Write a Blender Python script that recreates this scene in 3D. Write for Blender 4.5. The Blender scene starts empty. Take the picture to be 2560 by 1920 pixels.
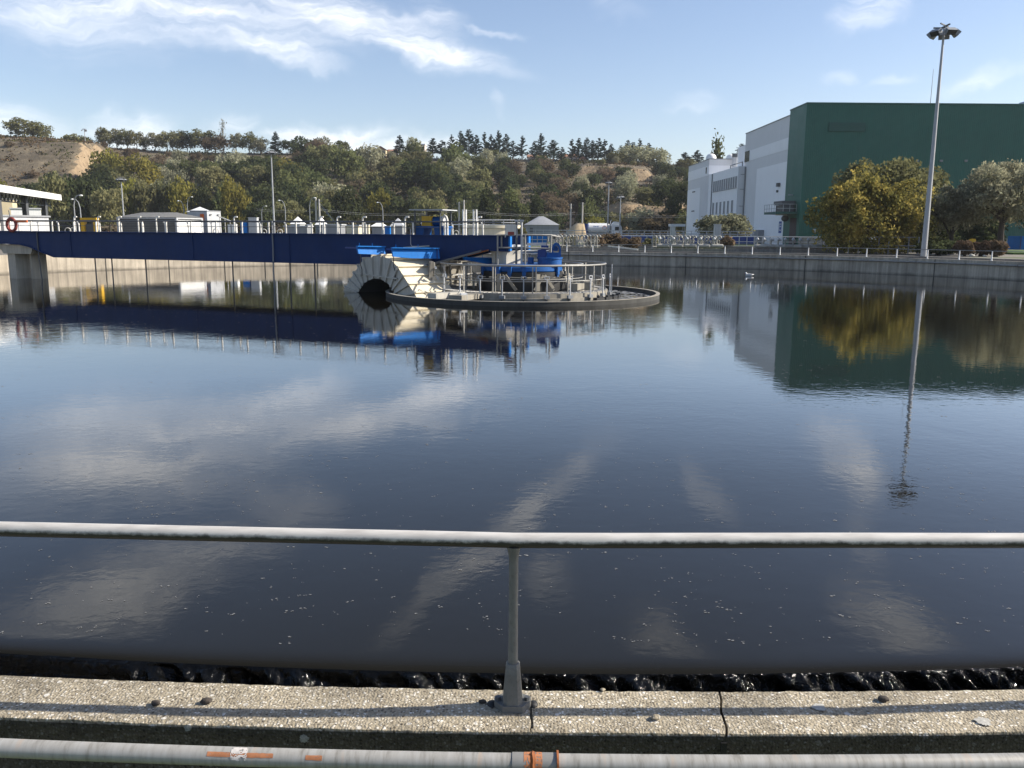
import bpy, math, random
from math import sin, cos, pi, radians, atan2, sqrt, tan, asin
from mathutils import Vector, Matrix, noise

rnd = random.Random(11)
SC = bpy.context.scene
COL = SC.collection
V = Vector

# ---------------------------------------------------------------- camera model
FPX = 2128.0                      # focal length in pixels of a 2560 px wide picture
PITCH, ROLL = radians(10.2), radians(0.4)
CAM = V((0, 0, 2.25))
FW = V((0, cos(PITCH), -sin(PITCH)))
U0 = V((0, sin(PITCH), cos(PITCH)))
RV = V((1, 0, 0)) * cos(ROLL) + U0 * sin(ROLL)
UV = U0 * cos(ROLL) - V((1, 0, 0)) * sin(ROLL)

def ray(px, py):
    return FW * FPX + RV * (px - 1280) + UV * (960 - py)
def at(px, py, Y):
    d = ray(px, py)
    return CAM + d * ((Y - CAM.y) / d.y)
def X_(px, Y):
    return at(px, 580, Y).x
def Z_(px, py, Y):
    return at(px, py, Y).z
def azel(px, py):
    d = ray(px, py).normalized()
    return atan2(d.x, d.y), asin(d.z)

# ---------------------------------------------------------------- objects
WM = {}
def tag(o, label=None, cat=None, group=None, kind=None):
    if label: o['label'] = label
    if cat: o['category'] = cat
    if group: o['group'] = group
    if kind: o['kind'] = kind
    return o
def thing(name, label, cat, loc=(0, 0, 0), rz=0.0, group=None, kind=None, sc=None):
    o = bpy.data.objects.new(name, None)
    o.empty_display_size = 0.3
    COL.objects.link(o)
    o.location = loc
    o.rotation_euler = (0, 0, rz)
    if sc: o.scale = sc
    WM[o] = Matrix.Translation(V(loc)) @ Matrix.Rotation(rz, 4, 'Z')
    return tag(o, label, cat, group, kind)
def copy_tree(o, parent=None):
    c = o.copy()
    COL.objects.link(c)
    if parent is not None: c.parent = parent
    for ch in list(o.children):
        copy_tree(ch, c)
    return c

class MB:
    def __init__(s):
        s.v, s.f = [], []
    def add(s, vs, fs):
        n = len(s.v)
        s.v += [V(p) for p in vs]
        s.f += [tuple(i + n for i in f) for f in fs]
        return s
    def box(s, lo, hi, m=None):
        x0, y0, z0 = lo; x1, y1, z1 = hi
        vs = [V(p) for p in ((x0,y0,z0),(x1,y0,z0),(x1,y1,z0),(x0,y1,z0),(x0,y0,z1),(x1,y0,z1),(x1,y1,z1),(x0,y1,z1))]
        if m: vs = [m @ p for p in vs]
        return s.add(vs, [(3,2,1,0),(4,5,6,7),(0,1,5,4),(1,2,6,5),(2,3,7,6),(3,0,4,7)])
    def cbox(s, c, d, rz=0.0):
        m = Matrix.Translation(V(c)) @ Matrix.Rotation(rz, 4, 'Z')
        return s.box((-d[0]/2,-d[1]/2,-d[2]/2), (d[0]/2,d[1]/2,d[2]/2), m)
    def bar(s, a, b, w, h=None, up=(0, 0, 1)):
        a, b = V(a), V(b); h = h or w
        d = (b - a)
        if d.length < 1e-6: return s
        d.normalize()
        u = V(up)
        if abs(d.dot(u)) > .98: u = V((0, 1, 0))
        r = d.cross(u).normalized(); u = r.cross(d)
        vs = []
        for p in (a, b):
            for i, j in ((-1,-1),(1,-1),(1,1),(-1,1)):
                vs.append(p + r*(i*w/2) + u*(j*h/2))
        return s.add(vs, [(0,1,2,3),(7,6,5,4),(1,0,4,5),(2,1,5,6),(3,2,6,7),(0,3,7,4)])
    def tube(s, pts, r, n=8, cap=True, closed=False):
        pts = [V(p) for p in pts]; k = len(pts)
        rs = r if isinstance(r, (list, tuple)) else [r]*k
        n0 = len(s.v); prev = None
        for i, p in enumerate(pts):
            if closed:
                d = pts[(i+1) % k] - pts[i-1]
            else:
                d = pts[min(i+1, k-1)] - pts[max(i-1, 0)]
            d.normalize()
            if prev is None:
                u = V((0,0,1)) if abs(d.z) < .9 else V((0,1,0))
            else:
                u = prev
            u = (u - d*u.dot(d))
            if u.length < 1e-5: u = V((1,0,0)) - d*d.x
            u.normalize(); prev = u
            w = d.cross(u)
            for j in range(n):
                t = 2*pi*j/n
                s.v.append(p + (u*cos(t) + w*sin(t))*rs[i])
        m = k if closed else k-1
        for i in range(m):
            for j in range(n):
                a = n0 + i*n + j; b = n0 + i*n + (j+1) % n
                c = n0 + ((i+1) % k)*n + (j+1) % n; d_ = n0 + ((i+1) % k)*n + j
                s.f.append((a, b, c, d_))
        if cap and not closed:
            s.f.append(tuple(n0 + j for j in reversed(range(n))))
            s.f.append(tuple(n0 + (k-1)*n + j for j in range(n)))
        return s
    def cyl(s, a, b, r1, r2=None, n=12):
        return s.tube([a, b], [r1, r1 if r2 is None else r2], n)
    def lathe(s, prof, c=(0,0,0), n=48, a0=0.0, a1=2*pi):
        c = V(c); full = abs(a1 - a0 - 2*pi) < 1e-6
        m = n if full else n + 1
        n0 = len(s.v); k = len(prof)
        for i in range(m):
            t = a0 + (a1-a0)*i/n
            for (r, z) in prof:
                s.v.append(c + V((r*sin(t), -r*cos(t), z)))
        for i in range(n):
            i2 = (i+1) % m
            for j in range(k-1):
                s.f.append((n0+i*k+j, n0+i2*k+j, n0+i2*k+j+1, n0+i*k+j+1))
        return s
    def prism(s, poly, a, b, ax='y'):
        """poly of 2-D points in the plane across axis ax, from a to b."""
        def P(u, w, t):
            return {'y': (u, t, w), 'x': (t, u, w), 'z': (u, w, t)}[ax]
        n = len(poly)
        vs = [P(u, w, a) for u, w in poly] + [P(u, w, b) for u, w in poly]
        fs = [tuple(reversed(range(n))), tuple(range(n, 2*n))]
        fs += [(i, (i+1) % n, n+(i+1) % n, n+i) for i in range(n)]
        return s.add(vs, fs)
    def sphere(s, c, r, n=10, m=6):
        c = V(c); r = V(r) if not isinstance(r, (int, float)) else V((r, r, r))
        n0 = len(s.v)
        for i in range(m+1):
            t = pi*i/m
            for j in range(n):
                p = 2*pi*j/n
                s.v.append(c + V((r.x*sin(t)*cos(p), r.y*sin(t)*sin(p), r.z*cos(t))))
        for i in range(m):
            for j in range(n):
                s.f.append((n0+i*n+j, n0+(i+1)*n+j, n0+(i+1)*n+(j+1) % n, n0+i*n+(j+1) % n))
        return s
    def xf(s, m):
        s.v = [m @ p for p in s.v]
        return s
    def build(s, name, mat, parent=None, world=False, smooth=40, recalc=True):
        me = bpy.data.meshes.new(name)
        vs = s.v
        if parent is not None and world and parent in WM:
            inv = WM[parent].inverted()
            vs = [inv @ p for p in vs]
        me.from_pydata([tuple(p) for p in vs], [], s.f)
        if recalc:
            import bmesh
            bm = bmesh.new(); bm.from_mesh(me)
            bmesh.ops.recalc_face_normals(bm, faces=bm.faces)
            bm.to_mesh(me); bm.free()
        if smooth and len(me.polygons):
            me.polygons.foreach_set('use_smooth', [True]*len(me.polygons))
            me.set_sharp_from_angle(angle=radians(smooth))
        me.materials.append(mat)
        o = bpy.data.objects.new(name, me)
        COL.objects.link(o)
        if parent is not None:
            o.parent = parent
            WM[o] = WM.get(parent, Matrix.Identity(4)).copy()
        else:
            WM[o] = Matrix.Identity(4)
        return o

# ---------------------------------------------------------------- materials
def nodes(name):
    m = bpy.data.materials.new(name)
    m.use_nodes = True
    nt = m.node_tree
    nt.nodes.clear()
    out = nt.nodes.new('ShaderNodeOutputMaterial')
    return m, nt, out
def N(nt, t, **kw):
    n = nt.nodes.new(t)
    for k, v in kw.items():
        if k.startswith('i_'):
            key = k[2:]
            key = int(key) if key.isdigit() else key.replace('_', ' ')
            n.inputs[key].default_value = v
        else:
            setattr(n, k, v)
    return n
def ramp(nt, stops, fac=None, interp='LINEAR'):
    r = nt.nodes.new('ShaderNodeValToRGB')
    r.color_ramp.interpolation = interp
    e = r.color_ramp.elements
    while len(e) < len(stops): e.new(.5)
    for i, (p, c) in enumerate(stops):
        e[i].position = p
        e[i].color = (c[0], c[1], c[2], 1) if not isinstance(c, (int, float)) else (c, c, c, 1)
    if fac is not None: nt.links.new(fac, r.inputs[0])
    return r
def noise_n(nt, vec, scale, detail=4, rough=.55, dist=0.0):
    n = N(nt, 'ShaderNodeTexNoise')
    n.inputs['Scale'].default_value = scale
    n.inputs['Detail'].default_value = detail
    n.inputs['Roughness'].default_value = rough
    n.inputs['Distortion'].default_value = dist
    nt.links.new(vec, n.inputs['Vector'])
    return n
def mapped(nt, scale=(1,1,1), coord='Object', loc=(0,0,0), rot=(0,0,0)):
    tc = N(nt, 'ShaderNodeTexCoord')
    mp = N(nt, 'ShaderNodeMapping')
    mp.inputs['Scale'].default_value = scale
    mp.inputs['Location'].default_value = loc
    mp.inputs['Rotation'].default_value = rot
    nt.links.new(tc.outputs[coord], mp.inputs['Vector'])
    return mp.outputs[0]
def c3(c, k=1.0): return tuple(min(1, x*k) for x in c[:3])

def paint(name, col, rough=.5, metal=0.0, var=.18, scale=2.0, bump=0.0, bscale=60, streak=0.0, col2=None, dirt=0.0, dirtcol=(.06,.05,.04), stretch=(1,1,1), spec=.5):
    """Principled material with mottled colour, optional vertical runs and bump."""
    m, nt, out = nodes(name)
    L = nt.links.new
    b = N(nt, 'ShaderNodeBsdfPrincipled', i_Roughness=rough, i_Metallic=metal)
    b.inputs['Specular IOR Level'].default_value = spec
    L(b.outputs[0], out.inputs[0])
    v = mapped(nt, stretch)
    n1 = noise_n(nt, v, scale, 6, .6)
    r1 = ramp(nt, [(.25, c3(col, 1-var)), (.75, c3(col2, 1.0) if col2 else c3(col, 1+var))], n1.outputs[0])
    c = r1.outputs[0]
    if streak:
        sv = mapped(nt, (3.0, 3.0, .12))
        n2 = noise_n(nt, sv, 2.2, 5, .65)
        r2 = ramp(nt, [(.42, 1.0), (.72, 1-streak)], n2.outputs[0])
        mx = N(nt, 'ShaderNodeMixRGB', blend_type='MULTIPLY'); mx.inputs[0].default_value = 1
        L(c, mx.inputs[1]); L(r2.outputs[0], mx.inputs[2]); c = mx.outputs[0]
    if dirt:
        n3 = noise_n(nt, v, scale*4.3, 8, .7)
        r3 = ramp(nt, [(.52, 0.0), (.72, dirt)], n3.outputs[0])
        mx = N(nt, 'ShaderNodeMixRGB'); mx.inputs[2].default_value = (*dirtcol, 1)
        L(r3.outputs[0], mx.inputs[0]); L(c, mx.inputs[1]); c = mx.outputs[0]
    L(c, b.inputs['Base Color'])
    n4 = noise_n(nt, v, scale*3, 4, .6)
    mr = N(nt, 'ShaderNodeMapRange'); mr.inputs['To Min'].default_value = max(.03, rough-.12); mr.inputs['To Max'].default_value = min(1, rough+.15)
    L(n4.outputs[0], mr.inputs[0]); L(mr.outputs[0], b.inputs['Roughness'])
    if bump:
        n5 = noise_n(nt, v, bscale, 5, .6)
        bp = N(nt, 'ShaderNodeBump'); bp.inputs['Strength'].default_value = bump; bp.inputs['Distance'].default_value = .01
        L(n5.outputs[0], bp.inputs['Height']); L(bp.outputs[0], b.inputs['Normal'])
    return m

def leafmat(name, a, b_, c_=None, scale=.9, trans=.46):
    """foliage: three tones by clump noise, a shift per plant, thin leaves let light through"""
    m, nt, out = nodes(name)
    L = nt.links.new
    c_ = c_ or b_
    v = mapped(nt, (1, 1, 1))
    n1 = noise_n(nt, v, scale, 5, .7)
    n2 = noise_n(nt, v, scale*9, 2, .5)
    ad = N(nt, 'ShaderNodeMath', operation='MULTIPLY_ADD'); ad.inputs[1].default_value = .45; 
    L(n2.outputs[0], ad.inputs[0]); 
    ad2 = N(nt, 'ShaderNodeMath', operation='SUBTRACT'); ad2.inputs[1].default_value = .22
    L(n1.outputs[0], ad2.inputs[0]); L(ad2.outputs[0], ad.inputs[2])
    r = ramp(nt, [(.3, a), (.52, b_), (.72, c_)], ad.outputs[0])
    oi = N(nt, 'ShaderNodeObjectInfo')
    hs = N(nt, 'ShaderNodeHueSaturation')
    mr = N(nt, 'ShaderNodeMapRange'); mr.inputs['To Min'].default_value = .72; mr.inputs['To Max'].default_value = 1.28
    L(oi.outputs['Random'], mr.inputs[0]); L(mr.outputs[0], hs.inputs['Value'])
    mh = N(nt, 'ShaderNodeMapRange'); mh.inputs['To Min'].default_value = .488; mh.inputs['To Max'].default_value = .512
    wn = N(nt, 'ShaderNodeTexWhiteNoise', noise_dimensions='1D'); L(oi.outputs['Random'], wn.inputs['W'])
    L(wn.outputs['Value'], mh.inputs[0]); L(mh.outputs[0], hs.inputs['Hue'])
    L(r.outputs[0], hs.inputs['Color'])
    d = N(nt, 'ShaderNodeBsdfDiffuse'); t = N(nt, 'ShaderNodeBsdfTranslucent')
    L(hs.outputs[0], d.inputs[0]); L(hs.outputs[0], t.inputs[0])
    mx = N(nt, 'ShaderNodeMixShader'); mx.inputs[0].default_value = trans
    L(d.outputs[0], mx.inputs[1]); L(t.outputs[0], mx.inputs[2]); L(mx.outputs[0], out.inputs[0])
    return m

M = {}
M['galv'] = paint('galvanised_steel', (.54,.52,.48), .5, .15, .2, 9, bump=.15, bscale=120, dirt=.25)
M['alu'] = paint('dull_rail_metal', (.27,.262,.24), .5, .25, .25, 4)
M['white'] = paint('white_paint', (.78,.78,.76), .5, 0, .06, 1.5, streak=.12)
M['offwhite'] = paint('off_white_paint', (.62,.60,.54), .6, 0, .1, 1.5, streak=.2)
M['lightgrey'] = paint('light_grey_paint', (.45,.46,.47), .5, 0, .1, 1.2, streak=.15)
M['grey'] = paint('grey_paint', (.25,.26,.27), .55, 0, .12, 1.2, streak=.15)
M['darkgrey'] = paint('dark_grey_metal', (.09,.095,.10), .5, .2, .2, 2)
M['black'] = paint('black_rubber', (.012,.012,.012), .6, 0, .3, 4, bump=.2)
M['girder'] = paint('girder_dark_blue', (.0018,.024,.105), .62, 0, .14, .8, spec=.3, streak=.15, dirt=.12, dirtcol=(.04,.05,.07))
M['blue'] = paint('blue_paint', (.004,.155,.50), .6, 0, .10, 1.0, spec=.25, streak=.12, dirt=.10, dirtcol=(.05,.06,.08))
M['machineblue'] = paint('machine_blue_paint', (.004,.085,.30), .5, 0, .12, 2.5, spec=.35, streak=.2, dirt=.25, dirtcol=(.05,.045,.04))
M['navy'] = paint('dark_blue_paint', (.008,.04,.20), .5, 0, .2, 1.0, streak=.1)
M['yellow'] = paint('yellow_paint', (.62,.36,.01), .45, 0, .15, 2, dirt=.2)
M['orange'] = paint('orange_plastic', (.62,.13,.02), .5, 0, .15, 3)
M['red'] = paint('faded_red_plastic', (.22,.04,.028), .6, 0, .25, 3)
M['cream'] = paint('cream_fibreglass', (.68,.605,.45), .5, 0, .07, 1.6, streak=.10, dirt=.08, dirtcol=(.25,.2,.12))
M['creamgrey'] = paint('weathered_fibreglass', (.52,.49,.42), .6, 0, .14, 1.4, streak=.25)
M['dglass'] = paint('dark_glass', (.02,.025,.03), .12, 0, .2, 1)
M['green'] = paint('green_cladding', (.016,.118,.086), .5, 0, .12, .18, streak=.14)
M['greenlouver'] = paint('dark_green_louvre', (.012,.085,.068), .5, 0, .1, .5)
M['cladgrey'] = paint('grey_render', (.70,.70,.70), .7, 0, .05, .3, streak=.07)
M['cladwhite'] = paint('white_render', (.90,.90,.90), .7, 0, .04, .3, streak=.06)
M['brown'] = paint('brown_door', (.05,.032,.03), .6, 0, .2, 2)
M['rust'] = paint('rust', (.22,.07,.02), .85, 0, .5, 12, bump=.4)
M['pipegrey'] = paint('pale_grey_pipe', (.36,.35,.31), .6, 0, .15, 2, streak=.2)
M['wood'] = paint('weathered_pole', (.42,.40,.36), .8, 0, .2, 3, stretch=(4,4,.6))
M['bark'] = paint('bark', (.045,.036,.028), .9, 0, .4, 5, bump=.5, bscale=14, stretch=(2,2,.5))
M['barkpale'] = paint('pale_bark', (.20,.18,.15), .9, 0, .3, 5, stretch=(2,2,.5))
M['conc'] = paint('weathered_concrete', (.30,.275,.225), .85, 0, .2, 1.2, bump=.25, bscale=30, streak=.35)
M['concsunlit'] = paint('sunlit_pier_concrete', (.50,.455,.365), .85, 0, .18, 1.2, bump=.25, bscale=30, streak=.35)  # lighter concrete copy, puts sunlight into the bridge pier's colour
M['concdark'] = paint('dark_concrete', (.20,.19,.175), .85, 0, .25, 1.2, bump=.25, bscale=30, streak=.35)
M['rooftile'] = paint('roof_tiles', (.28,.14,.08), .8, 0, .25, 1)
M['roofgrey'] = paint('grey_roof_sheet', (.17,.165,.15), .7, 0, .2, 1, streak=.2)
M['wallcream'] = paint('cream_house_wall', (.62,.52,.33), .8, 0, .1, .6)
M['wallpink'] = paint('pale_house_wall', (.60,.52,.45), .8, 0, .1, .6)
M['sandheap'] = paint('sand', (.42,.32,.19), .95, 0, .15, .5, bump=.4, bscale=6)
M['signblue'] = paint('blue_sign', (.02,.08,.3), .5, 0, .1, 2)
M['galvdark'] = paint('dull_galvanised_post', (.165,.163,.150), .6, .2, .25, 14, bump=.3, bscale=160, dirt=.5)
M['ringdark'] = paint('shade_and_joint_concrete', (.055,.055,.05), .85, 0, .35, 2, streak=.3)  # baffle ring's shade is put into this dark tone; also joint strips
M['foam'] = paint('foam', (.17,.17,.165), .6, 0, .25, 30)
M['deadleaf'] = leafmat('dead_shrub_leaves', (.10,.075,.048), (.165,.118,.075), (.22,.165,.105), 1.2, .25)
M['lf_green'] = leafmat('green_leaves', (0.071,0.085,0.035), (0.118,0.132,0.054), (0.183,0.186,0.080))
M['lf_dark'] = leafmat('dark_leaves', (0.038,0.050,0.024), (0.066,0.079,0.037), (0.106,0.118,0.053))
M['lf_olive'] = leafmat('olive_leaves', (0.112,0.113,0.052), (0.183,0.179,0.083), (0.271,0.260,0.124))
M['lf_yellow'] = leafmat('yellow_green_leaves', (0.111,0.117,0.034), (0.208,0.195,0.046), (0.325,0.286,0.065))
M['lf_gold'] = leafmat('gold_leaves', (0.092,0.106,0.037), (0.283,0.262,0.071), (0.821,0.666,0.170), .7, .42)
M['lf_brown'] = leafmat('brown_shrub_leaves', (0.107,0.085,0.058), (0.162,0.123,0.080), (0.223,0.172,0.107))
M['lf_grey'] = leafmat('grey_willow_leaves', (0.149,0.149,0.094), (0.269,0.262,0.170), (0.481,0.496,0.325), 1.0)
M['lf_conifer'] = leafmat('conifer_needles', (0.013,0.029,0.021), (0.023,0.044,0.029), (0.044,0.065,0.036), 1.0, .15)
# ---------------------------------------------------------------- plants
import numpy as np

def proj(p):
    d = V(p) - CAM
    k = FPX / d.dot(FW)
    return 1280 + d.dot(RV)*k, 960 - d.dot(UV)*k

def leaf_mesh(name, pts, nrm, size, rs, mat, aspect=.62, jitter=.9):
    """many small pointed leaf faces"""
    n = len(pts)
    P = np.array(pts); D = np.array(nrm)
    nn = D*(1-jitter*.6) + rs.normal(size=(n, 3))*jitter*.7
    nn /= np.linalg.norm(nn, axis=1)[:, None] + 1e-9
    t = rs.normal(size=(n, 3)); t -= nn*np.sum(t*nn, axis=1)[:, None]
    t /= np.linalg.norm(t, axis=1)[:, None] + 1e-9
    b = np.cross(nn, t)
    s = size*(.6 + .8*rs.random(n))[:, None]
    q = np.stack([P - t*s, P + b*s*aspect + t*s*.1, P + t*s, P - b*s*aspect + t*s*.1], axis=1).reshape(-1, 3)
    me = bpy.data.meshes.new(name)
    me.vertices.add(4*n); me.loops.add(4*n); me.polygons.add(n)
    me.vertices.foreach_set('co', q.astype(np.float32).ravel())
    me.loops.foreach_set('vertex_index', np.arange(4*n, dtype=np.int32))
    me.polygons.foreach_set('loop_start', np.arange(0, 4*n, 4, dtype=np.int32))
    me.update(calc_edges=True)
    me.materials.append(mat)
    return me

def lobed(rs, h, w, z0, nl, lr, n, gap=.12, flat=1.0):
    """points through a crown made of lobes around an ellipsoid; h crown height, w width"""
    lob = [(np.array([0, 0, z0 + h*.5]), np.array([w*.36, w*.36, h*.36]))]
    for i in range(nl):
        a = 2*pi*(i*.618 + rs.random()*.2); zz = -0.82 + 1.72*((i+.5)/nl) + rs.normal()*.08
        zz = max(-.9, min(.95, zz)); r = sqrt(max(0.05, 1-zz*zz))
        rad = lr*(.65 + .7*rs.random())
        c = np.array([cos(a)*r*w*.5*(.62 + .25*rs.random()), sin(a)*r*w*.5*(.62 + .25*rs.random()), z0 + h*.5 + zz*h*.5*.78])
        lob.append((c, np.array([rad*w*.5, rad*w*.5, rad*h*.5*flat])))
    wt = np.array([(l[1][0]*l[1][2])**1.0 for l in lob]); wt /= wt.sum()
    pts, nr = [], []
    off = V((rs.random()*50, rs.random()*50, 0))
    fr = 3.2/w
    while len(pts) < n:
        k = rs.choice(len(lob), p=wt)
        c, r = lob[k]
        d = rs.normal(size=3); d /= np.linalg.norm(d)
        if d[2] < -.3 and rs.random() < .6: d[2] = -d[2]
        p = c + d*r*(rs.random()**(1/2.6))*(1 + .08*rs.normal())
        if p[2] < max(.12, z0*.5): continue
        if noise.noise(V(p)*fr*1.6 + off) < -.5 + gap*3.2 - .15 and rs.random() < .86: continue
        pts.append(p); nr.append(d)
    return pts, nr, lob

def trunk_mb(h, r, lob, rs, limbs=6, lean=0.0, z0=0):
    b = MB()
    top = V((lean*h, 0, h))
    def tp(t): return V((lean*h*t*t, .04*h*sin(3*t), h*t))
    b.tube([tp(i/6) for i in range(7)], [r*(1.25 if i == 0 else 1-.72*i/6) for i in range(7)], 7)
    ls = lob[1:]
    for i in range(min(limbs, len(ls))):
        c = V(ls[int(i*len(ls)/limbs)][0])
        t0 = .3 + .5*rs.random(); a = tp(t0)
        mid = a.lerp(c, .5) + V((0, 0, .06*h))
        b.tube([a, mid, c], [r*.5, r*.33, r*.1], 5)
    return b

PROTO = {}
def proto(key, crown, trunk, tmat=None):
    PROTO[key] = (crown, trunk)
def mesh_of(mb, name, mat):
    o = mb.build(name, mat); me = o.data
    bpy.data.objects.remove(o)
    return me
def broad(key, mat, seed, h=8, w=8, z0=1.2, nl=13, lr=.42, n=1100, leaf=.42, gap=.12, tm='bark', limbs=5, r=.22, flat=1.0, asp=.62):
    rs = np.random.RandomState(seed)
    pts, nr, lob = lobed(rs, h - z0, w, z0, nl, lr, n, gap, flat)
    me = leaf_mesh('crown', pts, nr, leaf, rs, M[mat], asp)
    tb = trunk_mb(h*.72, r, lob, rs, limbs)
    proto(key, me, mesh_of(tb, 'trunk', M[tm]))

for i, (mt) in enumerate(['lf_green', 'lf_dark', 'lf_olive', 'lf_yellow', 'lf_brown', 'lf_grey']):
    for j in range(2):
        broad('%s%d' % (mt[3:], j), mt, 100 + i*7 + j, h=8, w=8.4, z0=.6, nl=14 + j*4, lr=.44, n=1700, leaf=.36, gap=.10)
for j in range(3):   # open park trees on the ridge
    broad('park%d' % j, ['lf_olive', 'lf_olive', 'lf_grey'][j], 300 + j, h=10, w=8, z0=1.3, nl=15, lr=.40, n=1700, leaf=.36, gap=.17, r=.24)
for j in range(2):
    broad('poplar%d' % j, ['lf_dark', 'lf_green'][j], 330 + j, h=14, w=4.2, z0=.6, nl=22, lr=.5, n=2000, leaf=.34, gap=.05, limbs=3, r=.2)
for j in range(2):
    broad('shrub%d' % j, ['lf_brown', 'lf_olive'][j], 350 + j, h=3.4, w=5, z0=.1, nl=10, lr=.5, n=700, leaf=.30, gap=.12, r=.07)

def conifer(key, seed, h, w, z0, tiers, up, open_, n_per=64, leaf=.29, mat='lf_conifer'):
    rs = np.random.RandomState(seed)
    pts, nr = [], []
    tb = MB(); lean = rs.normal()*.02
    tb.tube([(lean*h*t*t, 0, h*t) for t in (0, .3, .6, .85, 1)], [.26, .2, .14, .07, .02], 6)
    for k in range(tiers):
        t = (k + .5*rs.random())/tiers
        z = z0 + (h - z0)*t
        L = w*.5*((1 - t)**.75)*(.65 + .6*rs.random()) + .22
        for q in range(3 if rs.random() < open_ else 4):
            a = 2*pi*rs.random()
            d = np.array([cos(a), sin(a), 0])
            tip = np.array([lean*h*t*t, 0, z]) + d*L + np.array([0, 0, L*up])
            base = np.array([lean*h*t*t, 0, z])
            tb.tube([base, tip], [.05, .015], 4)
            m = int(n_per*L/(w*.5)) + 8
            for _ in range(m):
                s = .15 + .85*rs.random()**.7
                p = base + (tip - base)*s + rs.normal(size=3)*np.array([.2, .2, .11])*(1.25 - .7*s)*L*.45
                p[2] += -.06*L*(1 - s)
                pts.append(p); nr.append(np.array([0, 0, 1.]))
    me = leaf_mesh('crown', pts, nr, leaf, rs, M[mat], .45, .6)
    proto(key, me, mesh_of(tb, 'trunk', M['bark']))
for j in range(5):
    conifer('cedar%d' % j, 400 + j, 11, 5.6 + .9*(j % 3), 1.6, 19, .42, .6)
conifer('spruce0', 420, 12, 5.6, .5, 30, -.12, .1, 60)
conifer('spruce1', 421, 10, 6.8, .4, 26, .1, .2, 60)

rs = np.random.RandomState(5)
def bare_tree(h, seed):
    r2 = random.Random(seed); b = MB()
    b.tube([(0, 0, h*t/5) for t in range(6)], [.18 - .03*t for t in range(6)], 6)
    for i in range(26):
        z = h*(.25 + .72*i/26); a = r2.random()*6.28; L = h*.13*(1.1 - .6*i/26)
        p0 = V((0, 0, z)); p1 = p0 + V((cos(a)*L*.5, sin(a)*L*.5, L))
        b.tube([p0, p1], [.05, .015], 4)
        for q in range(3):
            a2 = a + r2.uniform(-1, 1); s = .4 + .25*q; p2 = p0.lerp(p1, s)
            b.tube([p2, p2 + V((cos(a2)*L*.25, sin(a2)*L*.25, L*.45))], [.025, .01], 3)
    return b
_b = bare_tree(12, 3)
_pts = [(rnd.gauss(0, .5), rnd.gauss(0, .5), rnd.uniform(4, 11.6)) for _ in range(160)]
proto('bare0', leaf_mesh('crown', _pts, [(0, 0, 1)]*160, .22, rs, M['lf_grey']), mesh_of(_b, 'trunk', M['barkpale']))

def plant(key, name, label, cat, loc, sx, sz=None, group=None, rz=None, nohang=False):
    crown, trunk = PROTO[key]
    sz = sx if sz is None else sz
    t = thing(name, label, cat, loc, rnd.random()*6.28 if rz is None else rz, group, sc=(sx, sx, sz))
    for nm, me in (('crown', crown), ('trunk', trunk)):
        o = bpy.data.objects.new(nm, me)
        COL.objects.link(o); o.parent = t
    return t
HT = {'park': 10, 'poplar': 14, 'shrub': 3.4, 'cedar': 11, 'bare': 12}
def proto_h(key):
    for k, v in HT.items():
        if key.startswith(k): return v
    return 12 if key == 'spruce0' else 10 if key == 'spruce1' else 8
WD = {'park': 8, 'poplar': 4.2, 'shrub': 5, 'cedar': 6.5, 'bare': 2.5, 'spruce': 5.6}
def proto_w(key):
    for k, v in WD.items():
        if key.startswith(k): return v
    return 8.4

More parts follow.
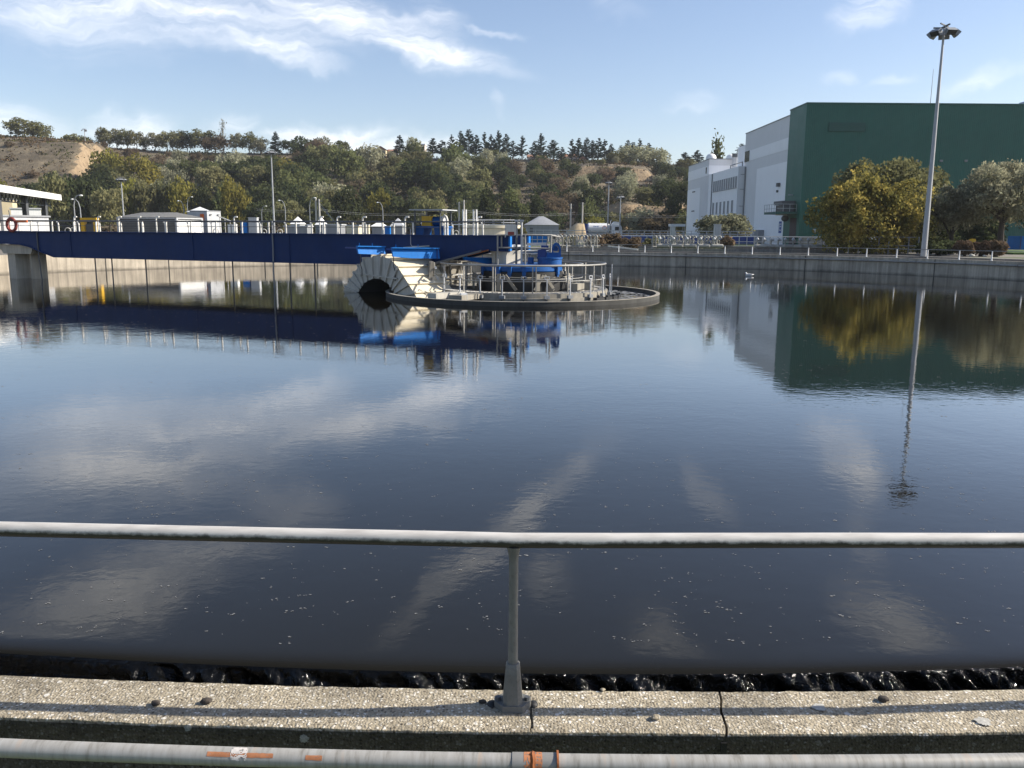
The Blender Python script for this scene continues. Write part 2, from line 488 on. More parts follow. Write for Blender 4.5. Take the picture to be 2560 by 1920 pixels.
# ---------------------------------------------------------------- terrain
RIDGE = [(-900, 338), (0, 341), (110, 348), (220, 362), (300, 370), (440, 378), (700, 382), (950, 388), (1280, 398), (1500, 400), (1700, 412), (1800, 424), (2100, 440), (3000, 455)]
def interp(tab, x):
    if x <= tab[0][0]: return tab[0][1]
    for (a, b), (c, d) in zip(tab, tab[1:]):
        if x <= c: return b + (d-b)*(x-a)/(c-a)
    return tab[-1][1]
def sst(a, b, x):
    t = max(0.0, min(1.0, (x-a)/(b-a))); return t*t*(3-2*t)
def hill_z(x, y):
    k = x/max(y, 1)*2160 + 1280          # bearing, as a column of the picture
    top = Z_(k, interp(RIDGE, k), 332)
    nz = noise.noise(V((x*.02, y*.02, 3))) + .5*noise.noise(V((x*.06, y*.06, 7)))
    wig = 9*noise.noise(V((x*.015, 2.2, 0))) + 3*noise.noise(V((x*.05, y*.03, 9.2)))
    s = max(0.0, min(1.0, (y - 206 - wig*.4)/(334 - 206)))
    z = (top - .8)*(s**.92)*(.97 + .03*s) + 1.3*nz*min(1, s*5)*(1 - .6*s)
    # the bluff at the left: higher and steeper, cut off by a sand cliff facing right
    edge = -139 - .30*(y - 284) + 4*noise.noise(V((y*.06, 1.7, 0))) + 2.5*noise.noise(V((y*.25, 5.7, 0)))
    b = sst(edge + 2.2, edge - 2.2, x)
    if b > 0:
        sb = max(0.0, min(1.0, (y - 236 - wig*.5)/(284 - 236)))
        zb = 2 + 26.5*(sb**.8) + max(0, min(1, (y-284)/50))*(top - 28.5) + nz*1.2
        z = z*(1-b) + max(z, zb)*b
    # sandy quarry face low on the right
    q = sst(1300, 1345, k)*sst(1745, 1700, k)
    if q > 0:
        f = 214 + 4*noise.noise(V((x*.09, 0, 4))) + 2*noise.noise(V((x*.3, 0, 8)))
        st = sst(f - 1.6, f + 1.9, y)
        hq = (8.8 + 2.6*noise.noise(V((x*.07, 0, 2))))*(.55 + .45*sst(1420, 1560, k))
        z = max(z, q*st*hq)
    q2 = sst(1420, 1450, k)*sst(1640, 1600, k)
    if q2 > 0:
        f = 292 + 3*noise.noise(V((x*.1, 0, 14)))
        z += q2*(sst(f-1.5, f+1.5, y)*3.6 - sst(f, 330, y)*3.6)
    if y > 340: z -= (y-340)*.01
    return z + .78
def hill_mesh():
    xs = [-460 + i*2.5 for i in range(129)] + [-137.5 + i*1.6 for i in range(161)] + [122 + i*4 for i in range(70)]
    ys = [200 + i*1.4 for i in range(101)] + [344 + i*6 for i in range(20)]
    vs = [(x, y, hill_z(x, y) if y > 201 else .5) for y in ys for x in xs]
    nx = len(xs)
    fs = [(j*nx+i, j*nx+i+1, (j+1)*nx+i+1, (j+1)*nx+i) for j in range(len(ys)-1) for i in range(nx-1)]
    m, nt, out = nodes('hillside_soil')
    L = nt.links.new
    b = N(nt, 'ShaderNodeBsdfPrincipled', i_Roughness=.95)
    L(b.outputs[0], out.inputs[0])
    v = mapped(nt)
    n1 = noise_n(nt, v, .09, 8, .7); n2 = noise_n(nt, v, .55, 8, .75)
    r1 = ramp(nt, [(.33, (.060, .050, .030)), (.47, (.105, .082, .050)), (.58, (.165, .132, .082)), (.70, (.27, .215, .135))], n1.outputs[0])
    r2 = ramp(nt, [(.34, (.12, .088, .052)), (.46, (.27, .195, .115)), (.60, (.34, .25, .15)), (.74, (.15, .118, .08))], n2.outputs[0])
    g = N(nt, 'ShaderNodeNewGeometry'); sx = N(nt, 'ShaderNodeSeparateXYZ'); L(g.outputs['True Normal'], sx.inputs[0])
    ad = N(nt, 'ShaderNodeMath', operation='MULTIPLY_ADD'); ad.inputs[1].default_value = .35
    L(n2.outputs[0], ad.inputs[0]); L(sx.outputs['Z'], ad.inputs[2])
    rm = ramp(nt, [(.80, 1.0), (.92, 0.0)], ad.outputs[0])
    mx = N(nt, 'ShaderNodeMixRGB'); L(rm.outputs[0], mx.inputs[0]); L(r1.outputs[0], mx.inputs[1]); L(r2.outputs[0], mx.inputs[2])
    L(mx.outputs[0], b.inputs['Base Color'])
    bp = N(nt, 'ShaderNodeBump'); bp.inputs['Strength'].default_value = .8; bp.inputs['Distance'].default_value = .8
    L(n2.outputs[0], bp.inputs['Height']); L(bp.outputs[0], b.inputs['Normal'])
    o = MB().add(vs, fs).build('hills', m, smooth=60)
    tag(o, kind='structure')
hill_mesh()

# ---------------------------------------------------------------- tank numbers, ground
CX, CY = .35, 30.5
R_LIP, R_IN, R_OUT = 26.4, 28.15, 28.37
WALL_Z = .9
def pol(R, phi, z=0):
    return V((CX + R*sin(phi), CY - R*cos(phi), z))
def ground_z(x, y):
    return .78 - .25*sst(4, 0, y)*sst(-40, -25, -abs(x))
def ground():
    rr = [R_OUT - .02, 28.8, 29.6, 31, 33, 36, 40, 46, 54, 64, 80, 100, 130, 170, 220, 300, 450, 700]
    n = 144; vs = []; fs = []
    for r in rr:
        for i in range(n):
            p = pol(r, 2*pi*i/n)
            vs.append((p.x, p.y, ground_z(p.x, p.y) - (0 if r < 500 else (r-500)*.004)))
    for k in range(len(rr)-1):
        for i in range(n):
            fs.append((k*n+i, k*n+(i+1) % n, (k+1)*n+(i+1) % n, (k+1)*n+i))
    m, nt, out = nodes('yard_ground')
    L = nt.links.new
    b = N(nt, 'ShaderNodeBsdfPrincipled', i_Roughness=.95); L(b.outputs[0], out.inputs[0])
    v = mapped(nt)
    n1 = noise_n(nt, v, .05, 6, .6); n2 = noise_n(nt, v, 2.5, 8, .7)
    grass = ramp(nt, [(.3, (.04, .06, .015)), (.6, (.075, .10, .025)), (.8, (.14, .13, .06))], n2.outputs[0])
    grit = ramp(nt, [(.3, (.12, .11, .095)), (.7, (.22, .20, .17))], n2.outputs[0])
    mk = ramp(nt, [(.47, 0.0), (.53, 1.0)], n1.outputs[0])
    mx = N(nt, 'ShaderNodeMixRGB'); L(mk.outputs[0], mx.inputs[0]); L(grass.outputs[0], mx.inputs[1]); L(grit.outputs[0], mx.inputs[2])
    L(mx.outputs[0], b.inputs['Base Color'])
    tag(MB().add(vs, fs).build('ground', m, smooth=0), kind='structure')
ground()

# ---------------------------------------------------------------- hillside plants
def zone_word(px, py):
    a = 'left' if px < 560 else 'middle' if px < 1150 else 'right'
    b = 'upper' if py < 430 else 'lower' if py > 490 else 'mid'
    return '%s %s' % (b, a)
DESC = {'green': 'bushy green tree', 'dark': 'dark green dense tree', 'olive': 'olive green round tree', 'yellow': 'yellow green autumn tree',
        'brown': 'brown leaved autumn tree', 'grey': 'pale grey green feathery tree', 'shrub': 'low brownish shrub'}
def hillside():
    r = random.Random(21); n = 0
    y = 209.0
    while y < 329:
        step = 9.4 + (y-209)*.012
        x = -228 + r.random()*6
        while x < 100:
            xx = x + r.uniform(-3.4, 3.4); yy = y + r.uniform(-3.5, 3.5)
            x += step*r.uniform(.8, 1.2)
            z = hill_z(xx, yy); px, py = proj((xx, yy, z))
            if px > 1735 or px < -60: continue
            u = r.random()
            slope = abs(hill_z(xx, yy-3) - z)/3
            if px < 250:
                if yy > 244 or slope > .5:
                    if u > .16: continue
                    key, s = 'shrub0', r.uniform(.4, .7)
                else: key, s = r.choice(['green0', 'dark1', 'olive0', 'yellow1', 'green1']), r.uniform(.6, .95)
            elif px < 720 and py < 452:
                if u < .42: key, s = r.choice(['brown0', 'brown1']), r.uniform(.40, .65)
                elif u < .62: key, s = 'shrub0', r.uniform(.9, 1.4)
                elif u < .85: key, s = r.choice(['olive0', 'green1', 'dark0', 'grey1']), r.uniform(.45, .8)
                else: continue
            elif px > 1270 and py < 420:
                key, s = r.choice(['shrub1', 'olive0', 'shrub1', 'grey0']), r.uniform(.35, .7)
            elif px > 1330 and py > 470 and slope > .6:
                continue
            elif px > 1240:
                key = r.choice(['dark0', 'dark1', 'olive0', 'dark0', 'green1', 'brown0', 'grey0']); s = r.uniform(.5, .8)
            else:
                key = r.choice(['green0', 'green1', 'dark0', 'dark1', 'olive0', 'olive1', 'olive0', 'green0', 'brown1', 'grey0', 'yellow0' if u < .5 else 'green1'])
                s = r.choice([r.uniform(.5, .8), r.uniform(.75, 1.1), r.uniform(.9, 1.3)])
            if yy > 292: s *= 1 - .45*sst(292, 326, yy)
            kind = key.rstrip('01')
            plant(key, 'hillside_shrub' if kind == 'shrub' else 'hillside_tree', '%s on the %s part of the wooded hillside' % (DESC[kind], zone_word(px, py)),
                  'shrub' if kind == 'shrub' else 'tree', (xx, yy, z - .35), s, s*r.uniform(.85, 1.2), 'trees and shrubs covering the hillside')
            n += 1
        y += step*.92
    return n
NH = hillside()

# undergrowth that nobody could count
def scrub():
    rs = np.random.RandomState(77); pts = []; nr = []
    m, nt, out = nodes('undergrowth_leaves')
    L = nt.links.new
    v = mapped(nt); n1 = noise_n(nt, v, .035, 5, .7); n2 = noise_n(nt, v, .6, 3, .6)
    ad = N(nt, 'ShaderNodeMath', operation='MULTIPLY_ADD'); ad.inputs[1].default_value = .35; L(n2.outputs[0], ad.inputs[0])
    sb = N(nt, 'ShaderNodeMath', operation='SUBTRACT'); sb.inputs[1].default_value = .17; L(n1.outputs[0], sb.inputs[0]); L(sb.outputs[0], ad.inputs[2])
    r = ramp(nt, [(.34, (.035, .05, .016)), (.46, (.07, .068, .026)), (.54, (.085, .055, .03)), (.66, (.13, .09, .05))], ad.outputs[0])
    d = N(nt, 'ShaderNodeBsdfDiffuse'); L(r.outputs[0], d.inputs[0]); L(d.outputs[0], out.inputs[0])
    while len(pts) < 52000:
        x = rs.uniform(-235, 110); y = rs.uniform(204, 336)
        z = hill_z(x, y)
        if abs(hill_z(x+1, y) - z) > .8 or abs(hill_z(x, y+1) - z) > .9:
            if rs.random() < .93: continue
        left = x/y*2160 + 1280 < 245
        c = noise.noise(V((x*.12, y*.12, 1)))
        if c < -.1 and rs.random() < .75: continue
        hgt = .3 + max(0, c)*2.6*(.45 if left else 1)
        for _ in range(5):
            p = (x + rs.normal()*.7, y + rs.normal()*.7, z + abs(rs.normal())*hgt*.6)
            pts.append(p); nr.append((0, -.3, .8))
    me = leaf_mesh('hillside_undergrowth', pts, nr, .34, rs, m)
    o = bpy.data.objects.new('hillside_undergrowth', me); COL.objects.link(o)
    tag(o, 'brown and green undergrowth between the trees of the hillside', 'undergrowth', kind='stuff')
scrub()

# ridge line and foot of the hill, one by one:  px, top y, base y, width px, kind, label, category, depth
RT = [
 (60, 302, 350, 66, 'park0', 'large round yellow olive tree alone on the bare bluff top', 322),
 (104, 314, 352, 40, 'olive1', 'smaller olive tree touching the large round tree on the bluff', 326),
 (176, 338, 366, 34, 'shrub1', 'low grey green bush on the bluff edge left of its twin', 324),
 (212, 342, 368, 30, 'shrub1', 'low grey green bush on the bluff edge nearest the thin mast', 326),
 (264, 323, 376, 34, 'park1', 'first tall olive tree at the left end of the ridge row', 330),
 (292, 327, 376, 32, 'park2', 'pale tree second in the ridge row', 334),
 (318, 330, 376, 32, 'park0', 'olive tree third in the ridge row with open trunk', 331),
 (342, 331, 376, 28, 'park1', 'olive tree fourth in the ridge row', 330),
 (362, 343, 378, 18, 'dark0', 'small dark tree in the gap of the ridge row', 333),
 (388, 336, 380, 34, 'park2', 'pale rounded tree after the gap in the ridge row', 332),
 (418, 335, 380, 34, 'park0', 'olive tree right of the pale rounded tree on the ridge', 330),
 (444, 332, 382, 32, 'olive1', 'tall yellowish tree near the end of the ridge row', 331),
 (468, 336, 384, 32, 'dark1', 'dark broad tree closing the ridge row', 332),
 (512, 329, 384, 46, 'park1', 'spreading tree left of the bare poplar on the ridge', 331),
 (540, 342, 386, 50, 'brown1', 'brown green broad tree under the bare poplar', 329),
 (592, 338, 384, 30, 'park2', 'pointed pale tree first right of the bare poplar', 332),
 (624, 337, 386, 34, 'park0', 'pointed olive tree second right of the bare poplar', 333),
 (652, 350, 388, 30, 'grey0', 'sparse grey tree left of the dark spruce', 331),
 (726, 350, 384, 34, 'dark0', 'dark rounded tree right of the dark spruce', 331),
 (806, 350, 402, 40, 'grey1', 'pale feathery tree hiding the long house roof', 322),
 (850, 355, 404, 36, 'green0', 'green tree left of the gabled house', 322),
 (1034, 349, 388, 32, 'park2', 'grey open tree left of the pale apartment block', 334),
 (775, 378, 402, 30, 'olive0', 'olive bush below the long house', 318),
 (1588, 372, 426, 70, 'grey0', 'pale green bushy tree at the right end of the cedar row', 316),
 (1640, 378, 430, 46, 'grey1', 'second pale green bushy tree right of the cedar row', 314),
 (1540, 385, 424, 46, 'olive1', 'olive bush below the right cedars', 314),
 (1712, 384, 424, 34, 'spruce1', 'dark conifer standing beside the grey building roof', 330),
 (1742, 379, 424, 32, 'spruce1', 'dark conifer behind the corner of the grey building', 326),
 (1713, 398, 430, 30, 'olive0', 'yellowish bush in front of the dark conifer by the grey building', 312),
]
for px, ty, by, w, key, lab, Y in RT:
    b = at(px, by, Y); hh = Z_(px, ty, Y) - b.z
    plant(key, 'ridge_tree' if 'bush' not in lab else 'ridge_bush', lab, 'tree' if 'bush' not in lab else 'bush', b, w/2150*Y/proto_w(key)*1.3, hh/proto_h(key)*1.08)
for px, ty, by, w, key, lab, Y, nm in [
 (560, 297, 384, 20, 'bare0', 'tall thin nearly bare poplar on the ridge', 330, 'poplar_tree'),
 (690, 329, 382, 32, 'spruce0', 'dark pointed spruce on the ridge above the tall mast', 331, 'spruce_tree'),
 (1000, 338, 390, 34, 'spruce0', 'dark pointed conifer beside the gabled house', 330, 'spruce_tree'),
 (1650, 372, 420, 14, 'bare0', 'thin bare tree right of the pale bushes on the ridge', 318, 'poplar_tree'),
 (1672, 382, 424, 12, 'bare0', 'thinnest bare tree near the grey building on the ridge', 318, 'poplar_tree'),
 (1790, 362, 424, 38, 'poplar1', 'leafy poplar rising behind the grey building roof', 200, 'poplar_tree'),
 (1852, 359, 420, 42, 'cedar2', 'dark cedar peeping out between the grey building parts', 220, 'cedar_tree'),
 (1218, 472, 562, 34, 'poplar0', 'dark columnar poplar left of its paler neighbour', 178, 'poplar_tree'),
 (1277, 480, 562, 40, 'poplar1', 'pale green columnar poplar behind the bridge end', 179, 'poplar_tree'),
 (1340, 487, 566, 30, 'poplar0', 'dark columnar poplar above the grey shed', 178, 'poplar_tree')]:
    b = at(px, by, Y); hh = Z_(px, ty, Y) - b.z
    if Y < 215: b.z = .7; hh = Z_(px, ty, Y) - .7
    plant(key, nm, lab, 'tree', b, w/2150*Y/proto_w(key)*1.1, hh/proto_h(key))
# cedars along the ridge
CED = [(1082, 346, 392), (1105, 352, 394), (1130, 338, 394), (1152, 328, 396), (1172, 325, 396), (1190, 338, 398), (1212, 332, 398), (1228, 338, 398), (1247, 327, 398), (1266, 336, 400),
       (1283, 352, 400), (1305, 341, 400), (1336, 354, 402), (1353, 334, 402), (1383, 351, 404), (1404, 368, 404), (1430, 349, 404), (1446, 347, 404), (1467, 345, 408), (1481, 352, 406),
       (1495, 346, 406), (1511, 350, 406), (1527, 361, 406), (1552, 364, 408), (1568, 351, 408), (1582, 356, 408), (1597, 348, 408), (1621, 359, 410)]
for i, (px, ty, by) in enumerate(CED):
    Y = 326 + (i*37 % 11)
    b = at(px, by, Y); hh = Z_(px, ty, Y) - b.z
    wide = i in (0, 1, 4, 14)
    near = 'left' if px < 1300 else 'middle' if px < 1415 else 'right'
    plant('cedar%d' % (i*3 % 5), 'cedar_tree', 'dark windswept cedar in the %s stretch of the ridge row' % near, 'tree', b, (1.15 if wide else .85)*rnd.uniform(.9, 1.15), hh/11*1.02, 'dark cedars along the ridge')
# trees at the foot of the hill
FT = [(588, 458, 62, 'yellow0', 'tall yellow green tree at the hill foot behind the louvred building'), (566, 478, 48, 'green1', 'green tree left of the tall yellow green tree'),
      (330, 452, 62, 'yellow1', 'yellowish rounded tree left of the lamp mast at the hill foot'), (372, 455, 64, 'olive0', 'olive yellow tree right of the lamp mast at the hill foot'),
      (420, 462, 56, 'olive1', 'olive tree in the middle of the yellowish row at the hill foot'), (462, 458, 56, 'yellow0', 'brightest yellow tree in the row at the hill foot'),
      (505, 475, 54, 'dark1', 'dark green tree right of the yellowish row'), (275, 470, 66, 'olive0', 'olive tree behind the curved lamp posts'),
      (195, 440, 78, 'dark0', 'big dark tree right of the white canopy'), (138, 446, 70, 'olive1', 'olive tree above the white canopy end'),
      (60, 470, 70, 'green0', 'green tree rising behind the white canopy'), (232, 455, 60, 'dark1', 'dark tree below the sand cliff'),
      (650, 505, 60, 'dark0', 'dark low tree behind the tall central mast'), (720, 500, 66, 'olive0', 'olive tree right of the tall central mast'),
      (800, 492, 80, 'green0', 'full green tree behind the wooden poles'), (870, 480, 72, 'dark1', 'dark green tree right of the wooden poles'),
      (945, 475, 56, 'yellow1', 'pale yellow tree behind the single lamp post'), (1010, 490, 70, 'dark0', 'dark tree behind the pump canopy'),
      (1080, 500, 70, 'olive1', 'olive tree right of the pump canopy'), (1150, 498, 66, 'green1', 'green tree behind the white frames'),
      (1246, 524, 40, 'olive0', 'olive tree between the columnar poplars'), (1310, 512, 56, 'green0', 'green tree between poplars and shed'),
      (1385, 528, 52, 'dark0', 'dark bush tree right of the grey shed'), (1470, 505, 56, 'green1', 'green leafy tree right of the wooden pole pair'),
      (1485, 545, 50, 'yellow0', 'light green bush above the tank lorry'), (1540, 530, 44, 'olive0', 'olive bush behind the lorry cab'),
      (1600, 528, 66, 'grey0', 'pale green shrub under the sandy quarry face'), (1640, 540, 80, 'brown0', 'dark brown broad bush left of the grey building'),
      (1690, 500, 56, 'dark1', 'dark green tall tree hugging the grey building'), (1710, 535, 44, 'green1', 'green bush at the grey building foot')]
for px, ty, w, key, lab in FT:
    Y = rnd.uniform(184, 203)
    x = X_(px, Y); b = V((x, Y, .7)); hh = Z_(px, ty, Y) - .7
    plant(key, 'foot_tree' if 'bush' not in lab and 'shrub' not in lab else 'bush', lab, 'tree' if 'bush' not in lab and 'shrub' not in lab else 'bush', b, w/2150*Y/proto_w(key)*1.15, hh/proto_h(key)*1.04)
# ---------------------------------------------------------------- water
def water_mat(name, base, b1, b2, rough=.015, s1=1.1, s2=7.0, ior=1.46, kd=1.0, grazing_lift=True):
    m, nt, out = nodes(name)
    L = nt.links.new
    if grazing_lift:      # dark body under a mirror surface; the ramp brightens grazing reflection past plain Fresnel
        b = N(nt, 'ShaderNodeBsdfGlossy', i_Roughness=rough); df = N(nt, 'ShaderNodeBsdfDiffuse'); df.inputs[0].default_value = (*base, 1)
        fr = N(nt, 'ShaderNodeFresnel', i_IOR=ior)
        cr = ramp(nt, [(0, .0), (.055, .034), (.23, .29), (.40, .70), (.70, .93), (1, 1)], fr.outputs[0])
        ms = N(nt, 'ShaderNodeMixShader'); L(cr.outputs[0], ms.inputs[0]); L(df.outputs[0], ms.inputs[1]); L(b.outputs[0], ms.inputs[2]); L(ms.outputs[0], out.inputs[0])
    else:
        b = N(nt, 'ShaderNodeBsdfPrincipled', i_Roughness=rough, i_IOR=ior); b.inputs['Specular IOR Level'].default_value = .42
        b.inputs['Base Color'].default_value = (*base, 1)
        L(b.outputs[0], out.inputs[0])
    v = mapped(nt, (1, 1.25, 1))
    n1 = noise_n(nt, v, s1, 3, .5, .6); n2 = noise_n(nt, v, s2, 3, .55, .3)
    # patches of calmer and livelier water
    n3 = noise_n(nt, v, .10, 2, .5)
    mr = N(nt, 'ShaderNodeMapRange'); mr.inputs['From Min'].default_value = .35; mr.inputs['From Max'].default_value = .65
    mr.inputs['To Min'].default_value = .35; mr.inputs['To Max'].default_value = 1.25
    L(n3.outputs[0], mr.inputs[0])
    a = N(nt, 'ShaderNodeBump'); a.inputs['Distance'].default_value = .02*kd
    q = N(nt, 'ShaderNodeMath', operation='MULTIPLY'); q.inputs[1].default_value = b1; L(mr.outputs[0], q.inputs[0]); L(q.outputs[0], a.inputs['Strength'])
    c = N(nt, 'ShaderNodeBump'); c.inputs['Distance'].default_value = .004*kd
    q2 = N(nt, 'ShaderNodeMath', operation='MULTIPLY'); q2.inputs[1].default_value = b2; L(mr.outputs[0], q2.inputs[0]); L(q2.outputs[0], c.inputs['Strength'])
    L(n1.outputs[0], a.inputs['Height']); L(n2.outputs[0], c.inputs['Height'])
    L(a.outputs[0], c.inputs['Normal']); L(c.outputs[0], b.inputs['Normal'])
    if grazing_lift: L(c.outputs[0], fr.inputs['Normal'])
    return m
M['water'] = water_mat('tank_water', (.0115, .0105, .0070), .12, .29)
M['fall'] = water_mat('falling_water', (.003, .003, .0026), 1.0, 1.0, .10, 13, 48, 1.33, 3.2, False)

mb = MB().lathe([(26.412, -.019), (26.405, -.0135), (26.39, -.008), (26.36, -.0036), (26.32, -.0011), (26.28, 0), (26.22, 0), (26.0, 0), (.001, 0)], (CX, CY, 0), 160)
tag(mb.build('water', M['water'], smooth=60), kind='structure')
mb = MB().lathe([(28.16, -.55), (26.6, -.55)], (CX, CY, 0), 160)
tag(mb.build('channel_water', M['water'], smooth=0), kind='structure')

def weir():
    prof = [(26.409, -.0165), (26.414, -.021), (26.419, -.027), (26.424, -.036), (26.429, -.047), (26.434, -.059), (26.439, -.072), (26.445, -.086), (26.451, -.101), (26.458, -.118), (26.466, -.138), (26.476, -.165), (26.495, -.21), (26.54, -.34), (26.62, -.56)]
    ph = [i*.0004 for i in range(-225, 226)]
    ph += [ph[-1] + (2*pi - 2*ph[-1])*i/180 for i in range(1, 180)]
    vs, fs = [], []
    k = len(prof)
    for p in ph:
        for j, (R, z) in enumerate(prof):
            w = min(1, max(0, (j-1)/6))
            s = p*R
            d = .03*noise.noise(V((s*2.6, z*1.3, 0))) + .06*noise.noise(V((s*6 + z*9, z*3, 4))) + .075*noise.noise(V((s*13 + z*12, z*5, 9))) + .034*noise.noise(V((s*34, z*18, 3))) + .012*noise.noise(V((s*80, z*60, 5)))
            vs.append(pol(R + d*w, p, z + d*.35*w))
    n = len(ph)
    for i in range(n):
        for j in range(k-1):
            fs.append((i*k+j, ((i+1) % n)*k+j, ((i+1) % n)*k+j+1, i*k+j+1))
    o = MB().add(vs, fs).build('overflow_water', M['fall'], smooth=180)
    tag(o, kind='structure')
weir()

def foam():
    r = random.Random(4); b = MB()
    def speck(x, y, s):
        for q in range(r.choice([1, 1, 2, 3, 4])):
            cx = x + r.gauss(0, s*.9); cy = y + r.gauss(0, s*.7); n = r.randint(5, 7); rad = s*r.uniform(.3, .75); a0 = r.random()*6
            z = .002
            vs = [(cx, cy, z + rad*.16)]; st = r.uniform(.5, 1)
            for i in range(n):
                a = a0 + 2*pi*i/n; k = rad*r.uniform(.55, 1.15)
                vs.append((cx + cos(a)*k, cy + sin(a)*k*st, z))
            b.add(vs, [(0, i+1, (i+1) % n + 1) for i in range(n)])
    for c in range(150):
        cy = 4.4 + 16*r.random()**1.7; cx = r.uniform(-.75, .75)*cy
        for i in range(int(r.expovariate(1/6.0)) + 1):
            x, y = cx + r.gauss(0, .35), cy + r.gauss(0, .5)
            if y > 4.35: speck(x, y, r.uniform(.005, .014)*(1 + .035*y))
    for c in range(1700):
        y = 4.4 + 21*r.random()**1.1; speck(r.uniform(-.72, .72)*y, y, r.uniform(.0035, .0095)*(1 + .05*y))
    tag(b.build('foam_flecks', M['foam'], smooth=0), 'pale flecks of foam drifting on the dark water', 'foam', kind='stuff')
foam()

# ---------------------------------------------------------------- tank wall
def wall_mat(name, col):
    m, nt, out = nodes(name)
    L = nt.links.new
    b = N(nt, 'ShaderNodeBsdfPrincipled', i_Roughness=.85); L(b.outputs[0], out.inputs[0])
    v = mapped(nt); n1 = noise_n(nt, v, 1.1, 6, .65)
    sv = mapped(nt, (2.2, 2.2, .10)); n2 = noise_n(nt, sv, 1.6, 5, .7)
    sv2 = mapped(nt, (5, 5, .16), loc=(3, 1, 0)); n3 = noise_n(nt, sv2, 1.0, 4, .6)
    r1 = ramp(nt, [(.3, c3(col, .72)), (.7, c3(col, 1.15))], n1.outputs[0])
    r2 = ramp(nt, [(.40, 1.0), (.62, .55)], n2.outputs[0])
    mx = N(nt, 'ShaderNodeMixRGB', blend_type='MULTIPLY'); mx.inputs[0].default_value = .85
    L(r1.outputs[0], mx.inputs[1]); L(r2.outputs[0], mx.inputs[2])
    r3 = ramp(nt, [(.70, 0.0), (.76, .75)], n3.outputs[0])
    m2 = N(nt, 'ShaderNodeMixRGB'); m2.inputs[2].default_value = (.62, .58, .50, 1)
    L(r3.outputs[0], m2.inputs[0]); L(mx.outputs[0], m2.inputs[1])
    # a wet dark tide band just above the channel water
    g = N(nt, 'ShaderNodeNewGeometry'); sx = N(nt, 'ShaderNodeSeparateXYZ'); L(g.outputs['Position'], sx.inputs[0])
    ad = N(nt, 'ShaderNodeMath', operation='MULTIPLY_ADD'); ad.inputs[1].default_value = .22; L(n1.outputs[0], ad.inputs[0]); L(sx.outputs['Z'], ad.inputs[2])
    r4 = ramp(nt, [(.06, .42), (.22, 1.0)], ad.outputs[0])
    m3 = N(nt, 'ShaderNodeMixRGB', blend_type='MULTIPLY'); m3.inputs[0].default_value = 1
    L(m2.outputs[0], m3.inputs[1]); L(r4.outputs[0], m3.inputs[2])
    L(m3.outputs[0], b.inputs['Base Color'])
    bp = N(nt, 'ShaderNodeBump'); bp.inputs['Strength'].default_value = .3; bp.inputs['Distance'].default_value = .02
    L(n1.outputs[0], bp.inputs['Height']); L(bp.outputs[0], b.inputs['Normal'])
    return m
M['tankwall'] = wall_mat('tank_wall_concrete', (.48, .42, .33))

